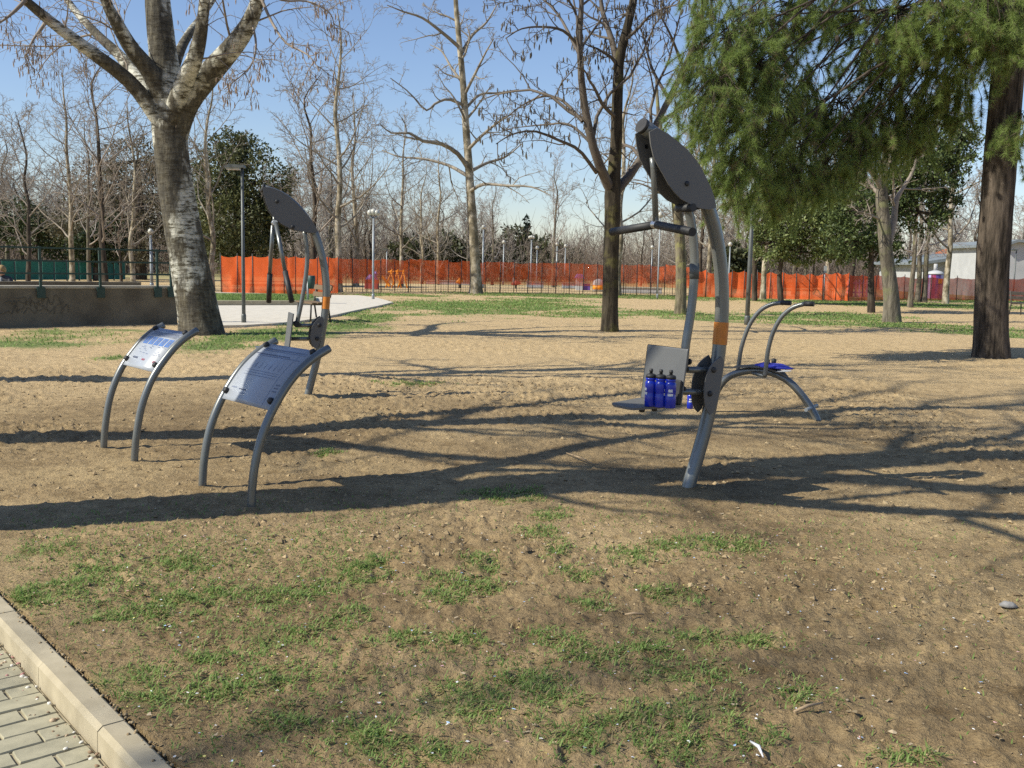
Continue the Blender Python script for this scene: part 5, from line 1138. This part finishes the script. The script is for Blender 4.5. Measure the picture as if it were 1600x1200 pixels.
# playground behind the middle net
q = G(581, 452.5, 55); rt = thing('play_box', 'red wooden box with a blue plastic toy on top behind the lamp post', 'play equipment', q)
MB().box(q + Vector((0, 0, .24)), (.72, .6, .52)).build('box', M['toy_red'], rt, .02)
lump(q + Vector((-.32, 0, .5)), q + Vector((.30, 0, .5)), .25, .30, seed=8).build('blue_toy', M['toy_blue'], rt)
lump(q + Vector((.05, 0, .72)), q + Vector((.3, 0, .75)), .12, .22, seed=9).build('blue_toy', M['toy_blue'], rt)
q = G(612, 449, 58); rt = thing('climbing_frame', 'yellow orange tubular climbing frame with slide behind the net', 'play equipment', q)
for dx in (-.1, .25, .6):
    MB().tube([q + Vector((dx - .25, 0, 0)), q + Vector((dx + .1, .2, 1.05))], .04, 8).build('tube', M['toy_orange'], rt)
    MB().tube([q + Vector((dx + .3, 0, 0)), q + Vector((dx + .02, .2, 1.0))], .04, 8).build('tube', M['toy_orange'], rt)
MB().tube([q + Vector((-.25, .2, .9)), q + Vector((.75, .2, .98))], .04, 8).build('tube', M['toy_orange'], rt)
MB().prism([q + Vector((-.62, 0, .65)), q + Vector((-.52, 0, .68)), q + Vector((-.05, 0, .10)), q + Vector((-.2, 0, .05))], (0, .45, 0)).build('slide', M['toy_orange'], rt)
for x, y, dep, w, h, lab in ((836, 447, 66, 1.1, .34, 'white low block behind the net right of the tallest lamp'), (890, 447, 66, 1.0, .34, 'white low block left of the purple play hut'), (1000, 461, 57, 2.4, .3, 'pale low kerb wall behind the net near the ash'), (700, 444, 70, 3.0, .25, 'long pale ledge behind the thin net')):
    q = G(x, y, dep); rt = thing('white_block', lab, 'block', q); MB().box(q + Zv * (h / 2), (w, .5, h)).build('body', M['wall_white'], rt, .02); MB().box(q + Zv * (h + .02), (w + .08, .58, .05)).build('top_slab', M['coping'], rt)
q = G(905, 449, 62); rt = thing('play_hut', 'small white hut with purple roof behind the net', 'play equipment', q)
MB().box(q + Zv * .35, (.42, .42, .8)).build('wall', M['wall_white'], rt); o = MB().prism([q + Vector((-.3, -.3, .72)), q + Vector((.32, -.3, .72)), q + Vector((.15, -.3, .98)), q + Vector((-.15, -.3, .98))], (0, .6, 0)).build('roof', M['toy_blue'], rt); tri_fix(o)
MB().box(q + Vector((.42, .1, .2)), (.5, .4, .4)).build('bench_box', M['purple'], rt)
q = G(935, 450, 60); rt = thing('play_hut', 'small rounded white and orange hut left of the ash trunk', 'play equipment', q)
MB().lathe(q, [(.34, 0), (.34, .45), (.28, .62), (.12, .72), (.02, .74)], n=16).build('dome', M['wall_white'], rt); MB().lathe(q + Zv * .1, [(.345, 0), (.345, .26)], n=16).build('band', M['toy_orange'], rt)
q = G(806, 449, 62); rt = thing('spring_rider', 'small red and white spring rider behind the net', 'play equipment', q)
lump(q + Vector((-.3, 0, .25)), q + Vector((.3, 0, .3)), .14, .2, seed=12).build('seat_body', M['toy_red'], rt); MB().tube([q, q + Zv * .3], .06, 8).build('spring', M['iron'], rt); MB().box(q + Vector((-.15, 0, .52)), (.12, .1, .3)).build('head', M['wall_white'], rt)
q = G(718, 449, 60); rt = thing('spring_rider', 'small orange spring rider left of the lone plane', 'play equipment', q)
lump(q + Vector((-.2, 0, .35)), q + Vector((.2, 0, .4)), .12, .22, seed=13).build('seat_body', M['toy_orange'], rt); MB().tube([q, q + Zv * .4], .06, 8).build('spring', M['iron'], rt)
q = G(1170, 464, 56)
for x, lab in ((1205, 'left pale slatted play panel behind the red benches'), (1340, 'lilac slatted play panel behind the dark evergreen stem')):
    q = G(x, 452, 60); rt = thing('slatted_play_wall', lab, 'play equipment', q)
    for k in range(6): MB().box(q + Vector((k * .22 - .55, 0, .5)), (.10, .05, 1.0)).build('slat', M['wall_white' if x < 1300 else 'lilac'], rt)
    for z in (.25, .8): MB().box(q + Vector((0, .05, z)), (1.3, .05, .09)).build('rail', M['wall_white' if x < 1300 else 'lilac'], rt)
# sign on post in front of the net at the right
q = G(1287, 462, 50); rt = thing('white_sign', 'small white notice board on a post behind the slim pale tree', 'sign', q)
MB().tube([q, q + Zv * 1.6], .025, 8).build('post', M['galv'], rt); MB().box(q + Vector((0, -.03, 1.55)), (.14, .03, .36)).build('plate', M['wall_white'], rt)

# person sitting low behind the wall at the left edge
def person(c, face):
    rt = thing('person', 'person with fair hair and dark jacket sitting behind the low wall', 'person', c)
    Rm = Matrix.Rotation(face, 3, 'Z'); T = lambda x, y, z: tuple(Rm @ Vector((x, y, z)))
    J = {'pel': (0, 0, .50, .145), 'bel': (0, -.02, .64, .135), 'che': (0, -.07, .82, .155), 'nek': (0, -.12, .965, .058), 'hea': (0, -.15, 1.06, .082), 'top': (0, -.155, 1.14, .075)}
    for s, k in ((-1, 'l'), (1, 'r')):
        J.update({'sh' + k: (s * .17, -.08, .89, .07), 'el' + k: (s * .24, -.16, .66, .048), 'wr' + k: (s * .12, -.38, .60, .034), 'hd' + k: (s * .06, -.44, .60, .036),
                  'hp' + k: (s * .10, -.03, .48, .10), 'kn' + k: (s * .13, -.44, .50, .066), 'an' + k: (s * .13, -.46, .10, .045), 'ft' + k: (s * .14, -.62, .05, .04)})
    names = list(J); E = [('pel', 'bel'), ('bel', 'che'), ('che', 'nek'), ('nek', 'hea'), ('hea', 'top')]
    for k in 'lr': E += [('che', 'sh' + k), ('sh' + k, 'el' + k), ('el' + k, 'wr' + k), ('wr' + k, 'hd' + k), ('pel', 'hp' + k), ('hp' + k, 'kn' + k), ('kn' + k, 'an' + k), ('an' + k, 'ft' + k)]
    me = bpy.data.meshes.new('body'); me.from_pydata([T(*J[n][:3]) for n in names], [(names.index(a), names.index(b)) for a, b in E], [])
    o = bpy.data.objects.new('body', me); COL.objects.link(o); o.parent = rt; me.materials.append(M['jacket'])
    sk = o.modifiers.new('skin', 'SKIN'); sv = me.skin_vertices[0].data
    for i, n in enumerate(names): sv[i].radius = (J[n][3], J[n][3]); sv[i].use_root = (n == 'pel')
    o.modifiers.new('sub', 'SUBSURF').render_levels = 2
    hd = Vector(c) + Rm @ Vector((0, -.16, 1.09))
    MB().lathe(hd - Zv * .12, [(.03, 0), (.07, .03), (.086, .09), (.088, .15), (.06, .21), (.01, .235)], n=14).build('face', M['skin'], rt)
    MB().lathe(hd + Rm @ Vector((0, .012, -.035)), [(.09, 0), (.10, .05), (.094, .10), (.065, .15), (.01, .17)], n=14).build('hair', M['hair'], rt)
    MB().box(Vector(c) + Rm @ Vector((0, -.225, .80)), (.13, .05, .26), Rm).build('shirt', M['scarf'], rt, .02)
q = G(11, 450, 23.6); person((q.x, q.y, -.02), R(-15))
bench('dark low bench under the sitting person', Vector((q.x + .02, q.y + .12, 0)), R(-15), 1.4, 'iron', .36, False)

# ================================================================== SMALL THINGS ON THE GROUND
sd_of = lambda x, y: (x - K0.x) * kn.x + (y - K0.y) * kn.y
def grass_blades():
    rng = np.random.default_rng(101); XY = []; Ln = []; 
    def inside(x, y): return sd_of(x, y) < -.03
    for (cx, cy, ax, ay) in GRASS_NEAR:
        k = int(min(3000, 260 + 17000 * ax * ay)); nt_ = max(3, k // 18)      # tufts, then blades
        t = rng.normal(0, .60, (nt_, 2)) * np.array([ax, ay]) + np.array([cx, cy]); s = rng.integers(0, nt_, k)
        XY.append(t[s] + rng.normal(0, .026, (k, 2))); Ln.append(rng.uniform(.012, .042, k) * rng.uniform(.6, 1.25, nt_)[s])
    # thin scattered blades over the whole front strip
    m = 110000; a = rng.uniform(R(-38), R(38), m); d = 2.2 + 4.2 * rng.random(m) ** .8; x, y = np.sin(a) * d, np.cos(a) * d
    keep = rng.random(m) < sstep(.42, .62, fbm(x * .7, y * .7, 77, 4)) * sstep(6.4, 4.6, d) * (.25 + .75 * sstep(2.4, .6, x)) * .9 + .04; XY.append(np.stack([x, y], 1)[keep]); Ln.append(rng.uniform(.012, .035, keep.sum()))
    near = len(np.concatenate(XY))
    for (cx, cy, ax, ay) in GRASS_FAR:
        ar = ax * ay; k = int(min(9000, 260 * ar)); q = rng.normal(0, .5, (k, 2)) * np.array([ax, ay]) + np.array([cx, cy]); msk = emask(GRASS_FAR, q[:, 0], q[:, 1], .55, 1.1, 9) > rng.random(k) * .9
        q = q[msk & (q[:, 1] < 62)]; XY.append(q); Ln.append(rng.uniform(.04, .09, len(q)))
    XY = np.concatenate(XY); Ln = np.concatenate(Ln); far = np.arange(len(XY)) >= near
    ok = inside(XY[:, 0], XY[:, 1]) & (XY[:, 1] > .5)
    XY, Ln, far = XY[ok], Ln[ok], far[ok]; m = len(XY); dist = np.hypot(XY[:, 0], XY[:, 1])
    z = gz(XY[:, 0], XY[:, 1]) - .004; B = np.stack([XY[:, 0], XY[:, 1], z], 1); az = rng.uniform(0, 6.283, m); lean = rng.uniform(.15, 1.8, m)
    D = np.stack([np.cos(az) * lean, np.sin(az) * lean, np.ones(m)], 1); D = nrm(D); S = np.stack([-np.sin(az), np.cos(az), np.zeros(m)], 1)
    w = np.where(far, .0004 * dist + .003, .0016 + .0003 * dist)[:, None]; L_ = Ln[:, None]
    mid = B + D * L_ * .55; tip = B + D * L_ + np.stack([np.cos(az), np.sin(az), -np.ones(m) * .5], 1) * L_ * .35
    V = np.stack([B - S * w, B + S * w, mid + S * w * .8, mid - S * w * .8, tip], 1).reshape(-1, 3)
    i = np.arange(m)[:, None] * 5; Q = np.concatenate([i, i + 1, i + 2, i + 3], 1); T3 = np.concatenate([i + 3, i + 2, i + 4], 1)
    me = mesh_np('grass', V, [(Q, 0), (T3, 0)], False, [M['blade']])
    t = rng.random((m, 1)); c = np.array((.145, .245, .055)) * (1 - t) + np.array((.33, .43, .14)) * t
    dryb = (rng.random(m) < np.where(far, .12, .20))[:, None]; c = np.where(dryb, np.array((.40, .32, .17)), c)
    a_ = me.color_attributes.new('tint', 'FLOAT_COLOR', 'POINT'); a_.data.foreach_set('color', np.concatenate([np.repeat(c, 5, 0), np.ones((m * 5, 1))], 1).astype(np.float32).ravel())
    o = link_mesh('grass', me); tag(o, 'patchy short green grass growing through the bare soil', 'grass', kind='stuff'); return m
NBL = grass_blades()
def verge_blades():
    rng = np.random.default_rng(107); m = 16000; A = [ground(-60, 471), ground(490, 472.5)]; t = rng.random(m); w = rng.uniform(-1, 1, m)
    x = A[0].x + (A[1].x - A[0].x) * t; y = A[0].y + (A[1].y - A[0].y) * t + w * 2.6; B = np.stack([x, y, np.full(m, .155)], 1); az = rng.uniform(0, 6.283, m)
    D = nrm(np.stack([np.cos(az) * .7, np.sin(az) * .7, np.ones(m)], 1)); S = np.stack([-np.sin(az), np.cos(az), np.zeros(m)], 1) * .014; L_ = rng.uniform(.05, .13, (m, 1))
    V = np.stack([B - S, B + S, B + D * L_], 1).reshape(-1, 3); me = mesh_np('verge_grass', V, [(np.arange(m * 3).reshape(-1, 3), 0)], False, [M['blade']])
    t = rng.random((m, 1)); c = np.array((.12, .205, .048)) * (1 - t) + np.array((.28, .37, .12)) * t; a_ = me.color_attributes.new('tint', 'FLOAT_COLOR', 'POINT'); a_.data.foreach_set('color', np.concatenate([np.repeat(c, 3, 0), np.ones((m * 3, 1))], 1).astype(np.float32).ravel())
    tag(link_mesh('verge_turf', me), 'green turf on the kerbed verge beside the pale path', 'grass', kind='stuff')
verge_blades()
def scatter_lumps(name, label, cat, m, dfun, size, cols, seed, flat=.6, mat='litter', zoff=0.0, kind='lump'):
    rng = np.random.default_rng(seed); x, y = dfun(rng, m); ok = sd_of(x, y) < -.03; x, y = x[ok], y[ok]; m = len(x)
    z = gz(x, y) + zoff; s = size(rng, m); 
    if kind == 'lump':
        base = np.array([[1, 0, 0], [.3, .95, 0], [-.8, .6, 0], [-.8, -.6, 0], [.3, -.95, 0], [.1, .05, .9], [0, 0, -.6]]); F0 = np.array([[0, 1, 5], [1, 2, 5], [2, 3, 5], [3, 4, 5], [4, 0, 5], [1, 0, 6], [2, 1, 6], [3, 2, 6], [4, 3, 6], [0, 4, 6]])
    else:
        base = np.array([[-1, 0, .05], [-.3, .5, .18], [.5, .42, .02], [1, 0, .2], [.4, -.45, .1], [-.4, -.5, .0]]); F0 = np.array([[0, 1, 5], [1, 2, 4], [1, 4, 5], [2, 3, 4]])
    nb = len(base); q = base[None] + rng.normal(0, .22, (m, nb, 3)); a = rng.uniform(0, 6.283, m); ca, sa = np.cos(a)[:, None], np.sin(a)[:, None]
    X = (q[..., 0] * ca - q[..., 1] * sa) * s[:, None]; Y = (q[..., 0] * sa + q[..., 1] * ca) * s[:, None]; Zz = q[..., 2] * s[:, None] * flat
    V = np.stack([X + x[:, None], Y + y[:, None], Zz + z[:, None]], -1).reshape(-1, 3); F = (F0[None] + (np.arange(m) * nb)[:, None, None]).reshape(-1, 3)
    me = mesh_np(name, V, [(F, 0)], False, [M[mat]]); C = np.array(cols)[rng.integers(0, len(cols), m)] * rng.uniform(.8, 1.15, (m, 1))
    a_ = me.color_attributes.new('tint', 'FLOAT_COLOR', 'POINT'); a_.data.foreach_set('color', np.concatenate([np.repeat(C, nb, 0), np.ones((m * nb, 1))], 1).astype(np.float32).ravel())
    o = link_mesh(name, me); tag(o, label, cat, kind='stuff')
def polar(d0, d1, p=1.0, dens=None):
    def f(rng, m):
        a = rng.uniform(R(-36), R(36), m); d = d0 + (d1 - d0) * rng.random(m) ** p; x, y = np.sin(a) * d, np.cos(a) * d
        if dens is not None: k = rng.random(m) < dens(x, y, d); x, y = x[k], y[k]
        return x, y
    return f
till = lambda x, y, d: .30 + .70 * sstep(.36, .62, fbm(x * .5 + 3, y * .5, 31, 3)) * sstep(4.0, 5.4, d)
CLC = [(.25, .18, .098), (.31, .228, .125), (.36, .27, .15), (.19, .137, .075)]
scatter_lumps('soil_clods', 'clods of dry soil over the dug ground around the machines', 'soil clods', 26000, polar(4.4, 13, 1.0, till), lambda r, m: .006 + .017 * r.random(m) ** 4, CLC, 111, .75)
scatter_lumps('soil_crumbs', 'fine crumbs of soil over the front strip', 'soil crumbs', 15000, polar(2.2, 5.2, 1.0, lambda x, y, d: .25 + .75 * sstep(.44, .58, fbm(x * .9, y * .9, 88, 3))), lambda r, m: .0025 + .007 * r.random(m) ** 4, [(.24, .172, .092), (.28, .205, .112), (.33, .245, .135), (.18, .13, .07)], 114, .8)
scatter_lumps('leaf_litter', 'dry brown leaf scraps and bark chips on the front strip', 'leaf litter', 3400, polar(2.2, 6.5, .9), lambda r, m: .003 + .011 * r.random(m) ** 3, [(.26, .19, .10), (.33, .25, .14), (.19, .13, .07), (.40, .32, .21)], 112, .6, kind='leaf', zoff=.006)
scatter_lumps('paper_confetti', 'white and coloured paper confetti strewn on the front strip', 'confetti', 750, polar(2.2, 5.6, 1.0), lambda r, m: .0035 + .004 * r.random(m), [(.75, .75, .73), (.75, .75, .73), (.7, .7, .72), (.35, .5, .72), (.75, .45, .45), (.75, .65, .2)], 113, .5, kind='leaf', zoff=.010)
# debris lying against the kerb on the paving
rng = np.random.default_rng(120); C = []; 
mb = MB(); 
for i in range(160):
    s = rng.uniform(-.6, 2.6); u = KW + .008 + abs(rng.normal(0, .045)); c = K0 + kd * s + kn * u; r = rng.uniform(.003, .011)
    mb.lathe(Vector((c.x, c.y, PZ - .002)), [(r, 0), (r * rng.uniform(.7, 1), r * .5), (.001, r * .8)], (rng.normal(0, .4), rng.normal(0, .4), 1), 5, int(rng.integers(0, 4)))
o = mb.build('kerb_debris', [pmat('debris_pale', (.7, .67, .6), (.6, .57, .5), 30), pmat('debris_brown', (.25, .17, .1), (.2, .13, .08), 30), pmat('debris_tan', (.45, .34, .22), (.38, .28, .18), 30), pmat('debris_pink', (.5, .25, .22), (.42, .2, .18), 30)]); tag(o, 'small pebbles and scraps gathered along the kerb', 'debris', kind='stuff')
mb = MB()
for i in range(260):
    s = rng.uniform(-.8, 2.8); u = abs(rng.normal(0, .022)) - .02; c = K0 + kd * s + kn * u; r = rng.uniform(.002, .008)
    mb.lathe(Vector((c.x, c.y, .019 if u > 0 else .012)), [(r, 0), (r * .8, r * .6), (.001, r)], (rng.normal(0, .3), rng.normal(0, .3), 1), 5, int(rng.integers(0, 2)))
o = mb.build('spilled_soil', [pmat('crumb_dark', (.20, .145, .08), (.26, .19, .1), 30), pmat('crumb_tan', (.36, .27, .15), (.3, .22, .12), 30)]); tag(o, 'crumbs of soil spilled over the edge of the kerb', 'soil', kind='stuff')
q = ground(1575, 951); st = lump(Vector((q.x - .035, q.y + .01, .012)), Vector((q.x + .035, q.y - .01, .012)), .022, .022, seed=21, wav=.1).build('stone', M['stone']); tag(st, 'smooth grey stone lying alone near the right edge', 'stone')
q0, q1 = ground(1172, 1168), ground(1192, 1193); st = MB().tube([q0 + Zv * .02, (q0 + q1) / 2 + Vector((.006, 0, .028)), q1 + Zv * .02], [.003, .006, .002], 6).build('white_strip', M['white']); tag(st, 'thin white paper strip on the grass at the bottom', 'litter')
for x0, y0, x1, y1, lab in ((976, 968, 1006, 968, 'short pale dry stick on the soil right of centre'), (1240, 1122, 1285, 1108, 'curled dry brown leaf or bark piece on the thin grass'), (885, 712, 925, 728, 'thin dry twig in the trunk shadow')):
    q0, q1 = ground(x0, y0), ground(x1, y1); t_ = MB().tube([q0 + Zv * .022, (q0 + q1) / 2 + Vector((0, .004, .026)), q1 + Zv * .022], [.004, .006, .003], 7).build('stick', pmat('dry_stick', (.42, .31, .19), (.3, .21, .12), 20)); tag(t_, lab, 'stick')
q = ground(1195, 860);
